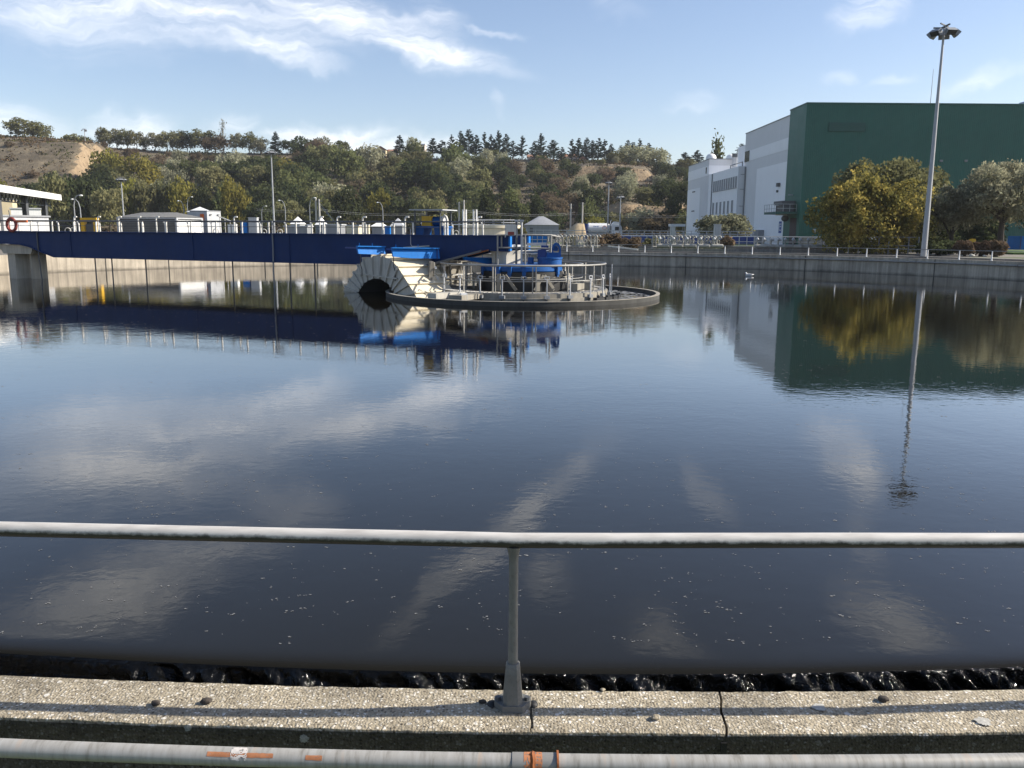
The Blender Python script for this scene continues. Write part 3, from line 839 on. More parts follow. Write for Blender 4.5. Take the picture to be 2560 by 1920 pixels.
def aggregate(name, dark=1.0):
    m, nt, out = nodes(name)
    L = nt.links.new
    b = N(nt, 'ShaderNodeBsdfPrincipled', i_Roughness=.9); L(b.outputs[0], out.inputs[0])
    v = mapped(nt, (1, 1, 1))
    nz = noise_n(nt, v, 40, 2, .5)
    vm = N(nt, 'ShaderNodeMixRGB'); vm.inputs[0].default_value = .012; L(v, vm.inputs[1]); L(nz.outputs['Color'], vm.inputs[2])
    cols, hs = [], []
    vo = N(nt, 'ShaderNodeTexVoronoi'); vo.inputs['Scale'].default_value = 110; L(vm.outputs[0], vo.inputs['Vector'])
    vo2 = N(nt, 'ShaderNodeTexVoronoi'); vo2.inputs['Scale'].default_value = 44; L(vm.outputs[0], vo2.inputs['Vector'])
    n1 = noise_n(nt, v, 3.5, 6, .65); n2 = noise_n(nt, v, 160, 4, .6)
    sep = N(nt, 'ShaderNodeSeparateXYZ'); L(vo.outputs['Color'], sep.inputs[0])
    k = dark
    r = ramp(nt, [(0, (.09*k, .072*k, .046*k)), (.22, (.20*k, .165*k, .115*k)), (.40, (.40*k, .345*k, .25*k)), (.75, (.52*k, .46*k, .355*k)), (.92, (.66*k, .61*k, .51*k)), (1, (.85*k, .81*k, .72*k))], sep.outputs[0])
    # matrix between pebbles
    edge = ramp(nt, [(.0, 1.0), (.32, 1.0), (.55, .0)], vo.outputs['Distance'])
    ed = N(nt, 'ShaderNodeMath', operation='MULTIPLY'); ed.inputs[1].default_value = .8; L(edge.outputs[0], ed.inputs[0])
    mx = N(nt, 'ShaderNodeMixRGB'); mx.inputs[1].default_value = (.33*k, .28*k, .195*k, 1); L(edge.outputs[0], mx.inputs[0]); L(r.outputs[0], mx.inputs[2])
    # scattered larger pale stones
    sp2 = N(nt, 'ShaderNodeSeparateXYZ'); L(vo2.outputs['Color'], sp2.inputs[0])
    g2 = ramp(nt, [(.90, 0.0), (.93, 1.0)], sp2.outputs[0]); d2 = ramp(nt, [(.28, 1.0), (.40, 0.0)], vo2.outputs['Distance'])
    mm = N(nt, 'ShaderNodeMath', operation='MULTIPLY'); L(g2.outputs[0], mm.inputs[0]); L(d2.outputs[0], mm.inputs[1])
    sc = ramp(nt, [(0, (.72*k, .69*k, .62*k)), (1, (.50*k, .44*k, .34*k))], sp2.outputs[1])
    m2 = N(nt, 'ShaderNodeMixRGB'); L(mm.outputs[0], m2.inputs[0]); L(mx.outputs[0], m2.inputs[1]); L(sc.outputs[0], m2.inputs[2])
    rr = ramp(nt, [(.3, .52), (.5, .95), (.7, 1.16)], n1.outputs[0])
    m3 = N(nt, 'ShaderNodeMixRGB', blend_type='MULTIPLY'); m3.inputs[0].default_value = 1; L(m2.outputs[0], m3.inputs[1]); L(rr.outputs[0], m3.inputs[2])
    L(m3.outputs[0], b.inputs['Base Color'])
    h = N(nt, 'ShaderNodeMath', operation='MULTIPLY_ADD'); h.inputs[1].default_value = -.8; L(vo.outputs['Distance'], h.inputs[0]); L(n2.outputs[0], h.inputs[2])
    bp = N(nt, 'ShaderNodeBump'); bp.inputs['Strength'].default_value = .75; bp.inputs['Distance'].default_value = .006
    L(h.outputs[0], bp.inputs['Height']); L(bp.outputs[0], b.inputs['Normal'])
    return m
M['agg'] = aggregate('exposed_aggregate', 1.0)
M['aggdark'] = aggregate('dark_face_aggregate', .20)  # same aggregate at lower brightness, for the wall's outer face

PH_NEAR = .16
tw = thing('tank_wall', 'round concrete wall of the settling tank with pebbly coping in the foreground', 'wall', (CX, CY, 0))
mb = MB().lathe([(R_IN, -1.2), (R_IN, WALL_Z), (R_OUT, WALL_Z), (R_OUT, .2)], (CX, CY, 0), 220, PH_NEAR, 2*pi - PH_NEAR)
mb.build('wall_ring', M['tankwall'], tw, world=True, smooth=30)
# expansion joints of the far wall
for a in [2.2, 2.47, 2.74, 3.02, 3.16, 3.3, 3.46, 3.62, 3.74, 3.83, 3.95, 4.08, 4.22, 4.36]:
    p = pol(R_IN - .012, a); t = V((cos(a), sin(a), 0))
    MB().bar(p + V((0, 0, -.6)), p + V((0, 0, WALL_Z - .02)), .04, .02, up=(sin(a), -cos(a), 0)).build('joint_strip', M['ringdark'], tw, world=True)

def near_wall():
    JO, CRI, CRO = -.0102, .0098, .0086
    def crack(R):
        t = (R - R_IN)/(R_OUT - R_IN)
        return CRI + (CRO - CRI)*t + .00012*sin(t*9) + .0001*noise.noise(V((R*40, 0, 0)))
    fine = [-.062 + .00042*i for i in range(296)]
    def strip(ph, name, endfix=None):
        top = [R_IN + .012 + (R_OUT - R_IN - .022)*i/9 for i in range(10)]
        prof = [(R_IN, -.6), (R_IN, .8), (R_IN, .886)] + [(R, WALL_Z) for R in top] + [(R_OUT + .001, .896), (R_OUT + .002, .892), (R_OUT + .002, .886)]
        vs, fs = [], []; k = len(prof)
        for i, p in enumerate(ph):
            for j, (R, z) in enumerate(prof):
                q = p if endfix is None else endfix(i, p, R, len(ph))
                s = q*28
                dz = .0022*noise.noise(V((s*30, R*30, 0))) + .0028*noise.noise(V((s*5, R*9, 2))) if z > .85 else 0
                dr = 0
                if j >= k-3:
                    c = noise.noise(V((s*16, 3.3, 0))) + .6*noise.noise(V((s*55, 1, 0)))
                    dr = .0015*c - (.011*max(0, c - .62) if j < k-1 else 0); dz -= .010*max(0, c - .55)
                if j in (2, 3): dr = .004*noise.noise(V((s*28, 8, 0)))
                if z > .85 and j < k-3 and R > 28.25:      # short dry joint beside the post
                    w = abs(q - JO - .0001*sin(R*200))
                    if w < .00009: dz -= .012
                vs.append(pol(R + dr, q, z + dz))
        for i in range(len(ph)-1):
            for j in range(k-1):
                fs.append((i*k+j, (i+1)*k+j, (i+1)*k+j+1, i*k+j+1))
        fs.append(tuple(range(k))); fs.append(tuple((len(ph)-1)*k + j for j in reversed(range(k))))
        return MB().add(vs, fs).build(name, M['agg'], tw, world=True, smooth=35)
    g = .00013
    left = sorted([p for p in fine if p < CRI - .0004] + [JO - .0002, JO - .0001, JO, JO + .0001, JO + .0002])
    left = [-PH_NEAR + .001 + i*.004 for i in range(24)] + left + [CRI - .0002]
    right = [CRI + .0002] + [p for p in fine if p > CRI + .0007] + [.0625 + .004*i for i in range(25)]
    strip(left, 'coping_block', lambda i, p, R, n: min(p, crack(R) - g) if i < n-1 else crack(R) - g)
    strip(right, 'coping_block', lambda i, p, R, n: max(p, crack(R) + g) if i > 0 else crack(R) + g)
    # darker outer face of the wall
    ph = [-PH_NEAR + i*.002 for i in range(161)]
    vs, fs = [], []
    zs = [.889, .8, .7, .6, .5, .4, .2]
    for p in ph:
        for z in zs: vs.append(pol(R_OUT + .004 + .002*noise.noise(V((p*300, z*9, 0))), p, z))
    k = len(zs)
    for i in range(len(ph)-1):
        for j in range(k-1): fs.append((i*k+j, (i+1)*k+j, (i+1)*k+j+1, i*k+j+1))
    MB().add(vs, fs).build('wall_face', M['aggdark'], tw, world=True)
    pc = pol(R_OUT + .006, .0084, 0)
    MB().bar(pc + V((0, 0, .3)), pc + V((0, 0, .872)), .016, .006, up=(0, -1, 0)).build('joint_strip', M['black'], tw, world=True)
near_wall()
# splash whitened and lichen patches
def blotch(parent, name, c, nrm, r, mat, seed, th=.0012):
    rr = random.Random(seed); n = V(nrm).normalized(); u = n.orthogonal().normalized(); w = n.cross(u); k = 44
    vs = [V(c) + n*th]
    for i in range(k):
        a = 2*pi*i/k; q = r*(.88 + .07*sin(3*a + seed) + .06*sin(5*a + 2*seed) + rr.uniform(-.13, .13))
        vs.append(V(c) + u*cos(a)*q + w*sin(a)*q + n*th*.2)
    return MB().add(vs, [(0, 1+i, 1+(i+1) % k) for i in range(k)]).build(name, mat, parent, world=True, smooth=0)
M['lichen'] = paint('pale_lichen', (.40, .385, .34), .95, 0, .45, 120)
M['lichengrey'] = paint('grey_lichen', (.27, .27, .255), .95, 0, .45, 110)
def atz(px, py, z):
    d = ray(px, py); return CAM + d*((z - CAM.z)/d.z)
def onface(px, py, R=R_OUT + .005):
    d = ray(px, py); o = CAM - V((CX, CY, 0))
    a = d.x**2 + d.y**2; b = 2*(o.x*d.x + o.y*d.y); c = o.x**2 + o.y**2 - R*R
    t = (-b - sqrt(b*b - 4*a*c))/(2*a)
    if t < 0: t = (-b + sqrt(b*b-4*a*c))/(2*a)
    return CAM + d*t
for i, (px, py, r, mt) in enumerate([(469, 1820, .011, 'lichengrey'), (760, 1846, .014, 'lichengrey')]):
    blotch(tw, 'lichen_patch', onface(px, py), (0, -1, 0), r, M[mt], i)
for i, (px, py, r, mt) in enumerate([(2048, 1768, .022, 'lichen'), (2458, 1803, .024, 'lichen'), (1290, 1790, .001, 'lichen')][:2]):
    blotch(tw, 'lichen_patch', atz(px, py, WALL_Z + .004), (0, 0, 1), r, M[mt], 20 + i)
# loose pebbles on the coping
for i, (px, py, r, lab) in enumerate([(390, 1762, .012, 'dark lump of moss left of its pair on the sunlit coping'), (516, 1757, .013, 'dark lump of moss right of its pair on the coping'),
                                 (1207, 1757, .009, 'small dark lump near the post foot on the coping'), (1640, 1797, .011, 'round grey pebble right of the post on the coping'),
                                 (1507, 1727, .007, 'tiny pebble on the inner coping edge'), (2208, 1752, .013, 'dark lump on the right part of the coping')]):
    b = MB().sphere((0, 0, r*.5), (r*1.3, r, r*.62), 10, 7)
    for q in b.v: q += V((noise.noise(q*90 + V((i, 0, 0))), noise.noise(q*90 + V((0, i, 5))), 0))*r*.35
    o = b.build('pebble', M['agg'] if i in (3, 4) else M['bark']); o.location = atz(px, py, WALL_Z + .001)
    tag(o, lab, 'pebble', 'pebbles and moss lumps on the coping')

# ---------------------------------------------------------------- near railing
mr_, nt, out = nodes('rail_dark_underside')
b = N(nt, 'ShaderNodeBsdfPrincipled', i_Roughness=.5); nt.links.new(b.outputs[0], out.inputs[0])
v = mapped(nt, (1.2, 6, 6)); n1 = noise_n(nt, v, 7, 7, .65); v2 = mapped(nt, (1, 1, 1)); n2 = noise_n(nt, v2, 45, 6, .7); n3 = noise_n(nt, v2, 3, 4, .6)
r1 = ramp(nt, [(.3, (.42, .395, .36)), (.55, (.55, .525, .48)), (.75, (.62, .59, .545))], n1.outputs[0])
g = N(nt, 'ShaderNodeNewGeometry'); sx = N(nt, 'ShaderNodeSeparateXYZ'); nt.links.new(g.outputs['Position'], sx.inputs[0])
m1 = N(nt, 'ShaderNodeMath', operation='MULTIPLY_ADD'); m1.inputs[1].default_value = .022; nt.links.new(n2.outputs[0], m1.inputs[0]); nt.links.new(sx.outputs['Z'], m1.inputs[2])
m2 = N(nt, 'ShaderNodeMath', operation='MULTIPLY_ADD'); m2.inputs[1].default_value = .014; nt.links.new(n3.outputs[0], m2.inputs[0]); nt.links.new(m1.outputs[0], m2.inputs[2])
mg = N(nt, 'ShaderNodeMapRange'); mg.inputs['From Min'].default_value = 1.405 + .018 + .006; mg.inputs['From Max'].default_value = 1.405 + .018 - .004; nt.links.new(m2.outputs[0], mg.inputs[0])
mx = N(nt, 'ShaderNodeMixRGB'); mx.inputs[2].default_value = (.035, .034, .030, 1); nt.links.new(mg.outputs[0], mx.inputs[0]); nt.links.new(r1.outputs[0], mx.inputs[1])  # darker on the lower part of the tube, edge broken by noise
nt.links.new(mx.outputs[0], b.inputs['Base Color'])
M['raildark'] = mr_
R_RAIL, RAIL_Z, PSP = 28.255, 1.405, .062
PH0 = -.0121
nr = thing('railing', 'low galvanised railing standing on the near coping with a stubby post at the middle', 'railing', pol(R_RAIL, PH0, WALL_Z))
ang = [PH0 + PSP*k for k in range(-5, 6)]
pts = []
for k in range(len(ang)-1):
    a, b_ = pol(R_RAIL, ang[k], RAIL_Z), pol(R_RAIL, ang[k+1], RAIL_Z)
    for i in range(24): pts.append(a.lerp(b_, i/24) + V((0, 0, .0012*noise.noise(V((k*3 + i*.12, 0, 0))))))
pts.append(pol(R_RAIL, ang[-1], RAIL_Z))
MB().tube(pts, .0212, 24).build('rail', M['raildark'], nr, world=True, smooth=60)
def near_post(a):
    c = pol(R_RAIL, a, 0); b = MB()
    b.tube([c + V((0, 0, z)) for z in (.99, 1.05, 1.2, 1.35, 1.368, 1.388)], [.0155, .0140, .0130, .0130, .0155, .020], 16)
    p = b.build('post', M['galvdark'], nr, world=True, smooth=45)
    m = MB()
    def ring(z, w, d): return [c + V((x*w, y*d, z)) for x, y in ((-1, -.55), (-.55, -1), (.55, -1), (1, -.55), (1, .55), (.55, 1), (-.55, 1), (-1, .55))]
    rs = [ring(.912, .0295, .03), ring(.935, .0275, .028), ring(1.0, .022, .022), ring(1.035, .0195, .0195), ring(1.04, .0165, .0165)]
    vs = [q for r_ in rs for q in r_]
    fs = [(i*8+j, i*8+(j+1) % 8, (i+1)*8+(j+1) % 8, (i+1)*8+j) for i in range(4) for j in range(8)] + [tuple(range(8)), tuple(32+j for j in range(8))]
    m.add(vs, fs); m.build('base_casting', M['galvdark'], p, world=True, smooth=30)
    pl = MB().prism([(-.053, .0), (-.028, -.033), (.028, -.033), (.053, .0), (.053, .022), (.028, .04), (-.028, .04), (-.053, .022)], WALL_Z + .001, WALL_Z + .021, 'z')
    pl.xf(Matrix.Translation((c.x, c.y, 0))).build('base_plate', M['galvdark'], p, world=True, smooth=30)
    for sx in (-1, 1):
        MB().cyl(c + V((sx*.041, .006, .92)), c + V((sx*.041, .006, .931)), .0085, n=6).build('bolt', M['darkgrey'], p, world=True)
        MB().sphere(c + V((sx*.060, .012, .902)), (.014, .018, .010), 10, 6).build('rubber_pad', M['black'], p, world=True)
for a in ang: near_post(a)

# lower pipe outside the wall, with a sleeve joint
lp = thing('pipe', 'grey handrail pipe with a rust stained sleeve joint at the bottom edge', 'pipe', pol(28.52, 0, .9))
PZ_ = .904; RP = 28.52
def pipe_at(px): 
    return (X_(px, 0) if False else (px - 1280)/2128*2.18 - CX)/RP
mp, nt, out = nodes('stained_pipe')
b = N(nt, 'ShaderNodeBsdfPrincipled', i_Roughness=.5, i_Metallic=.15); nt.links.new(b.outputs[0], out.inputs[0])
v = mapped(nt, (14, 2.5, 2.5)); n1 = noise_n(nt, v, 3.2, 8, .68); n2 = noise_n(nt, v, 1.6, 4, .6)
r1 = ramp(nt, [(.3, (.20, .185, .155)), (.48, (.36, .345, .31)), (.7, (.44, .43, .40))], n1.outputs[0])
r2 = ramp(nt, [(.60, 0.0), (.70, .35)], n2.outputs[0])
mx = N(nt, 'ShaderNodeMixRGB'); mx.inputs[2].default_value = (.42, .24, .10, 1); nt.links.new(r2.outputs[0], mx.inputs[0]); nt.links.new(r1.outputs[0], mx.inputs[1])
nt.links.new(mx.outputs[0], b.inputs['Base Color'])
M['pipe'] = mp
aS0, aS1 = pipe_at(1287), pipe_at(1400)
MB().tube([pol(RP, -.31 + i*.0025, PZ_) for i in range(int((aS0 + .31)/.0025) + 1)] + [pol(RP, aS0, PZ_)], .0236, 24).build('pipe_run', M['pipe'], lp, world=True, smooth=60)
MB().tube([pol(RP, aS1, PZ_)] + [pol(RP, aS1 + .0025*i, PZ_) for i in range(1, 126)], .0236, 24).build('pipe_run', M['pipe'], lp, world=True, smooth=60)
sl = MB().tube([pol(RP, aS0 + (aS1 - aS0)*i/8, PZ_) for i in range(9)], .0256, 24).build('sleeve', M['alu'], lp, world=True, smooth=60)
MB().tube([pol(RP, aS1 - .00006, PZ_), pol(RP, aS1 + .00012, PZ_)], .0312, 24).build('flange', M['rust'], lp, world=True, smooth=60)
ar = pipe_at(1338)
w = MB(); k = 22
for i in range(k):
    t = -.9 + 2.9*i/(k-1); q = noise.noise(V((i*.35, 1, 0)))
    w.v += [pol(RP, ar + (.00012*noise.noise(V((i*.2, 4, 0))) + s*(.00026 + .00012*q)*(1 if h < .0270 else .35)), PZ_) + V((0, -sin(t)*h, cos(t)*h)) for s, h in ((-1, .0259), (-.5, .0275 + .002*q), (0, .0290 + .002*q), (.5, .0275 + .002*q), (1, .0259))]
for i in range(k-1):
    for j in range(4): w.f.append((i*5+j, (i+1)*5+j, (i+1)*5+j+1, i*5+j+1))
w.build('rust_bead', M['rust'], sl, world=True, smooth=60)
def on_pipe(px0, px1, t0, t1, mat, name, par, seed, holes=0.0, rad=.0240):
    """thin patch of paint or droppings wrapped on the pipe"""
    q = MB(); n, k = max(4, int((px1-px0)/2)), 16
    for i in range(n+1):
        for j in range(k+1):
            a = pipe_at(px0 + (px1-px0)*i/n); t = t0 + (t1-t0)*j/k + .05*noise.noise(V((i*.15, j*.2, seed)))
            q.v.append(pol(RP, a, PZ_) + V((0, -sin(t)*rad, cos(t)*rad)))
    for i in range(n):
        for j in range(k):
            e = min(i, n-1-i)/n*3.2 + min(j, k-1-j)/k*1.6
            if holes and noise.noise(V((i*.10, j*.40, seed + 5))) + .75*noise.noise(V((i*.4, j*.8, seed))) > holes + min(.5, e) - .25: continue
            q.f.append((i*(k+1)+j, (i+1)*(k+1)+j, (i+1)*(k+1)+j+1, i*(k+1)+j+1))
    q.build(name, M[mat], par, world=True, smooth=60)
M['rustpaint'] = paint('orange_primer', (.42, .17, .075), .8, 0, .35, 30)
M['drop'] = paint('bird_dropping', (.58, .54, .50), .8, 0, .3, 60)
on_pipe(520, 688, .55, 1.05, 'rustpaint', 'rust_patch', lp, 1, .42)
on_pipe(770, 812, .65, 1.15, 'rustpaint', 'rust_patch', lp, 2, .4)
on_pipe(580, 622, -.1, 1.35, 'drop', 'dropping', lp, 3, -.02, .0246)
on_pipe(1316, 1362, -.6, 1.6, 'rustpaint', 'rust_stain', lp, 7, .05, .0260)
for a in (-.29, -.215, -.145, -.075, .07, .14, .21, .28):
    MB().bar(pol(RP, a, PZ_ - .02), pol(R_OUT - .01, a, .80), .02, .03).build('bracket', M['galv'], lp, world=True)

# ---------------------------------------------------------------- far pipe and far railing on the rim
fp = thing('pipe', 'long pale pipe with joints running along the top of the far tank wall', 'pipe', pol(28.05, 2.4, .72))
segs = [1.55 + .098*i for i in range(24)]
for a, b_ in zip(segs, segs[1:]):
    if a > 3.30: break
    MB().tube([pol(28.06, a + .0015 + (b_-a-.003)*i/6, .70) for i in range(7)], .048, 8).build('pipe_length', M['alu'], fp, world=True, smooth=60)
fr = thing('railing', 'low pale railing of short white posts along the far right rim', 'railing', pol(R_RAIL, 2.4, WALL_Z))
pa = [1.66 + PSP*i for i in range(29)]
rl = MB().tube([pol(R_RAIL, a, 1.39) for a in pa], .018, 6); rl.build('rail', M['alu'], fr, world=True, smooth=60)
for a in pa:
    p = pol(R_RAIL, a, 0)
    MB().tube([p + V((0, 0, .9)), p + V((0, 0, .96)), p + V((0, 0, 1.38))], [.05, .034, .028], 6).build('post', M['white'], fr, world=True)
kb = MB().lathe([(28.7, .78), (28.7, 1.0), (28.95, 1.0), (28.95, .78)], (CX, CY, 0), 120, 1.6, 3.75)
tag(kb.build('kerb_ledge', M['concdark']), kind='structure')

# ---------------------------------------------------------------- scraper bridge
BA = radians(159)
br = thing('scraper_bridge', 'long dark blue scraper bridge spanning from the tank centre to the left rim', 'bridge', (CX, CY, 0), BA)
def B_(x, y, z):
    return WM[br] @ V((x, y, z))
prof = [(.15, 1.56), (1.2, 1.58), (3.4, 1.0), (21.2, 1.0), (21.9, 1.2), (22.6, 1.42), (23.2, 1.52), (24.2, 1.55), (28.6, 1.55), (28.6, 2.06), (.15, 2.06)]
for s, y0, y1 in ((1, .93, .99), (-1, -.99, -.93)):
    g = MB().prism(prof, y0, y1).build('girder', M['girder'], br)
    f = MB()
    for (a, b_) in zip(prof[:9], prof[1:9]):
        f.bar((a[0], s*.96, a[1]), (b_[0], s*.96, b_[1]), .22, .03)
    f.bar((.1, s*.96, 2.075), (28.6, s*.96, 2.075), .24, .03)
    f.build('flange', M['girder'], g)
    st = MB()
    for x in (4.6, 9.1, 13.7, 20.2):
        st.box((x, s*1.0 - .012, 1.03), (x + .06, s*1.0 + .012, 2.05))
    st.build('stiffener', M['girder'], g)
MB().box((.1, -.925, 1.70), (28.6, .925, 1.76)).build('deck', M['lightgrey'], br)
MB().box((.085, .85, 1.57), (.145, 1.03, 2.055)).box((.085, -1.03, 1.57), (.145, -.85, 2.055)).build('end_plate', M['blue'], br)
# rails on both sides; posts curl over at the top
def bridge_rail(y, off, xs, nm='handrail'):
    r = MB().tube([(x, y, 2.545 + .004*sin(x)) for x in (1.2, 6, 12, 18, 24, 28.5)], .026, 8).build(nm, M['darkgrey'], br, smooth=60)
    MB().tube([(1.2, y, 2.34), (28.5, y, 2.34)], .008, 5).build('wire', M['darkgrey'], br)
    s = 1 if y > 0 else -1
    for x in xs:
        MB().tube([(x, y, 2.085), (x, y, 2.40), (x + .01, y - s*.02, 2.49), (x + .05, y - s*.04, 2.535)], .036, 7).build('post', M['offwhite'], br, smooth=60)
bridge_rail(.97, 0, [1.35 + 1.243*k for k in range(22)])
bridge_rail(-.97, 0, [1.95 + 1.243*k for k in range(21)])
for x in (2.05, 5.05, 6.9, 8.05, 8.85, 13.0, 17.1, 18.1, 19.2, 20.4, 21.8):
    MB().tube([(x, -.7, 1.76), (x, -.7, 2.62), (x - .01, -.7, 2.70), (x - .05, -.7, 2.74), (x - .17, -.7, 2.74)], .032, 7).build('vent_pipe', M['offwhite'], br, smooth=60)
# white slender frames and the swan neck pipe near the pump
for px0, px1 in ((1150, 1157.5), (1176, 1183.5)):
    k = [(-(px - 1280)/2147) for px in (px0, px1)]
    xs = [(-.008 + q*29.57)/(.934 - q*.358) for q in k]
    MB().tube([(xs[0], .8, 1.77), (xs[0], .8, 2.97), (xs[1], .8, 2.97), (xs[1], .8, 1.77)], .028, 6).build('frame_post', M['white'], br, smooth=60)
def bx(px):
    k = (px - 1280)/2147; return (-.008 - k*29.57)/(.934 + .358*k)
x = bx(1098)
MB().tube([(x + .1, .6, 1.77), (x + .1, .6, 2.62), (x + .06, .6, 2.73), (x, .6, 2.77), (x - .06, .6, 2.73), (x - .1, .6, 2.62), (x - .1, .6, 2.38), (x - .1, .6, 1.77)], .045, 10).build('swan_neck_pipe', M['offwhite'], br, smooth=60)
# cables and pipes on the face of the girder
x = bx(683)
MB().tube([(x, 1.03, 2.55), (x, 1.03, 2.1), (x, 1.03, 1.5), (x + .02, 1.03, .7), (x, 1.03, -.3)], .028, 6).build('drop_pipe', M['grey'], br, smooth=60)
x = bx(97)
MB().tube([(x, 1.03, 2.06), (x, 1.03, 1.5), (x - .03, 1.03, .5), (x - .1, 1.03, -.4)], .03, 6).build('drop_pipe', M['darkgrey'], br, smooth=60)
x = bx(1026)
MB().tube([(x, 1.02, 2.3), (x, 1.02, 1.75), (x - .05, 1.02, 1.68), (x - .4, 1.02, 1.68)], .015, 5).build('cable', M['lightgrey'], br, smooth=60)
MB().tube([(x + .3, 1.05, 1.56), (x + .28, 1.05, 1.63), (x - .75, 1.05, 1.70)], .022, 6).build('conduit', M['offwhite'], br, smooth=60)
for px in (214, 256, 341, 560, 705, 767):
    x = bx(px); MB().bar((x, .55, 1.0), (x, .55, -.7), .05, .03).build('scraper_rod', M['darkgrey'], br)

# pier carrying the bridge
pr = thing('bridge_pier', 'sunlit toned concrete pier with flared head under the left bridge end', 'pier', (CX, CY, 0), BA)
xa_, xb_ = bx(21), bx(58)
MB().box((-.27, -.4, -2), (.27, .4, 1.1)).xf(Matrix.Translation((xa_, .45, 0)) @ Matrix.Rotation(radians(-8), 4, 'Z')).build('leg', M['concsunlit'], pr)
MB().box((-.22, -.3, -2), (.22, .3, 1.1)).xf(Matrix.Translation((xb_, .30, 0)) @ Matrix.Rotation(radians(-30), 4, 'Z')).build('leg', M['concsunlit'], pr)
MB().prism([(xb_ - .35, 1.1), (xb_ - .55, 1.5), (xa_ + .75, 1.5), (xa_ + .4, 1.1)], -.2, .93).build('pier_head', M['concsunlit'], pr)
MB().box((xa_ - .5, -.95, 1.3), (xa_ + .5, -.25, 1.5)).build('back_corbel', M['concsunlit'], pr)

# life ring
lr = thing('life_ring', 'faded red life ring hung on the bridge rail by an orange holder', 'life ring', B_(bx(38), 1.06, 2.36), BA)
MB().tube([(.27*cos(2*pi*i/24), 0, .27*sin(2*pi*i/24)) for i in range(24)], .065, 10, closed=True).build('ring', M['red'], lr, smooth=70)
MB().box((-.95, -.03, .10), (-.25, .02, .2)).build('holder', M['orange'], lr)
MB().bar((.05, 0, .35), (.09, 0, .62), .03).build('hook', M['darkgrey'], lr)

# pump set with a little roof on the bridge
pk = thing('pump_set', 'yellow and blue pump set under a small flat roof on the bridge', 'pump', B_(bx(1060), .3, 1.77), BA)
for x, y in ((-.5, -.45), (-.5, .45), (.5, -.45), (.5, .45)):
    MB().bar((x, y, 0), (x, y, 1.18), .04).build('roof_post', M['darkgrey'], pk)
MB().box((-.68, -.62, 1.18), (.66, .62, 1.215)).build('roof', M['lightgrey'], pk)
MB().box((-.62, -.35, .55), (.62, .4, .63)).build('base_frame', M['machineblue'], pk)
for x in (-.5, .28):
    MB().prism([(x, .0), (x + .22, .0), (x + .3, .55), (x - .08, .55)], -.3, .35).build('stand_leg', M['machineblue'], pk)
g = MB().box((-.05, -.22, .63), (.32, .28, .98)).build('gearbox', M['yellow'], pk)
MB().cyl((-.05, .03, .80), (-.42, .03, .80), .17, n=16).build('motor', M['machineblue'], pk)
MB().cyl((-.42, .03, .80), (-.46, .03, .80), .14, n=16).build('fan_cover', M['lightgrey'], pk)
MB().tube([(.2, 0, .98), (.2, 0, 1.08), (-.1, 0, 1.1), (-.3, 0, 1.06)], .05, 8).build('pipe', M['darkgrey'], pk, smooth=60)

# bright blue scum boards standing off the bridge
def board(name, label, pA, dA, pB, dB, hA, hB, tapered=0.0):
    a = at(pA[0], pA[1], dA); b_ = at(pB[0], pB[1], dB); b_.z = a.z - .02
    t = thing(name, label, 'board', a)
    u = (b_ - a).normalized(); nrm = u.cross(V((0, 0, 1))).normalized()
    if nrm.y > 0: nrm = -nrm
    th = .10
    q = MB()
    bl = a + nrm*.10 - V((0, 0, hA)); brr = b_ + nrm*.10 - V((0, 0, hB))
    mid = a.lerp(b_, .38)*1.0 + nrm*.10 - V((0, 0, hA + (hB - hA)*.85)) if tapered else None
    front = [a, b_, brr] + ([mid] if mid else []) + [bl]
    back = [p - nrm*th for p in front]
    n = len(front)
    q.add(front + back, [tuple(range(n)), tuple(reversed(range(n, 2*n)))] + [(i, (i+1) % n, n+(i+1) % n, n+i) for i in range(n)])
    q.build('panel', M['blue'], t, world=True, smooth=20)
    MB().bar(a + nrm*.03 - u*.03 + V((0, 0, .02)), b_ + nrm*.03 + V((0, 0, .02)), .16, .035).build('top_fold', M['blue'], t, world=True)
    for f in (.08, .55): 
        p = a.lerp(b_, f); MB().bar(p, p + V((0, 0, .14)), .02).build('pin', M['blue'], t, world=True)
    for f in (.12, .9):
        p = a.lerp(b_, f) - nrm*.05; s = B_(1, .99, 1.5) 
        MB().bar(p - V((0, 0, .05)), p - nrm*1.1 - V((0, 0, .05)), .05).build('bracket', M['navy'], t, world=True)
    return t, a, b_
bd1, a1, b1 = board('scum_board', 'short bright blue board over the left side of the cream arch', (893, 617), 30.1, (961, 619), 30.75, .24, .27)
bd2, a2, b2 = board('scum_board', 'long tapering bright blue board right of the short one, with a dark end seam', (980, 621), 29.5, (1097, 624), 30.30, .28, .34, 1)
p0 = a2.lerp(b2, .935) + (b2-a2).cross(V((0,0,1))).normalized()*.085
MB().bar(a2.lerp(b2, .955) + V((.012, -.02, .0)), a2.lerp(b2, .925) + V((.075, -.095, -.33)), .035, .02).build('seam', M['navy'], bd2, world=True)
for (px, py0, py1, Y, par) in ((901, 636, 690, 29.9, bd1), (984, 641, 702, 29.3, bd2)):
    MB().tube([at(px, py0, Y), at(px, py0 + 25, Y), at(px + 4, py0 + 38, Y), at(px + 4, py1, Y)], .016, 5).build('hanger', M['black'], par, world=True)

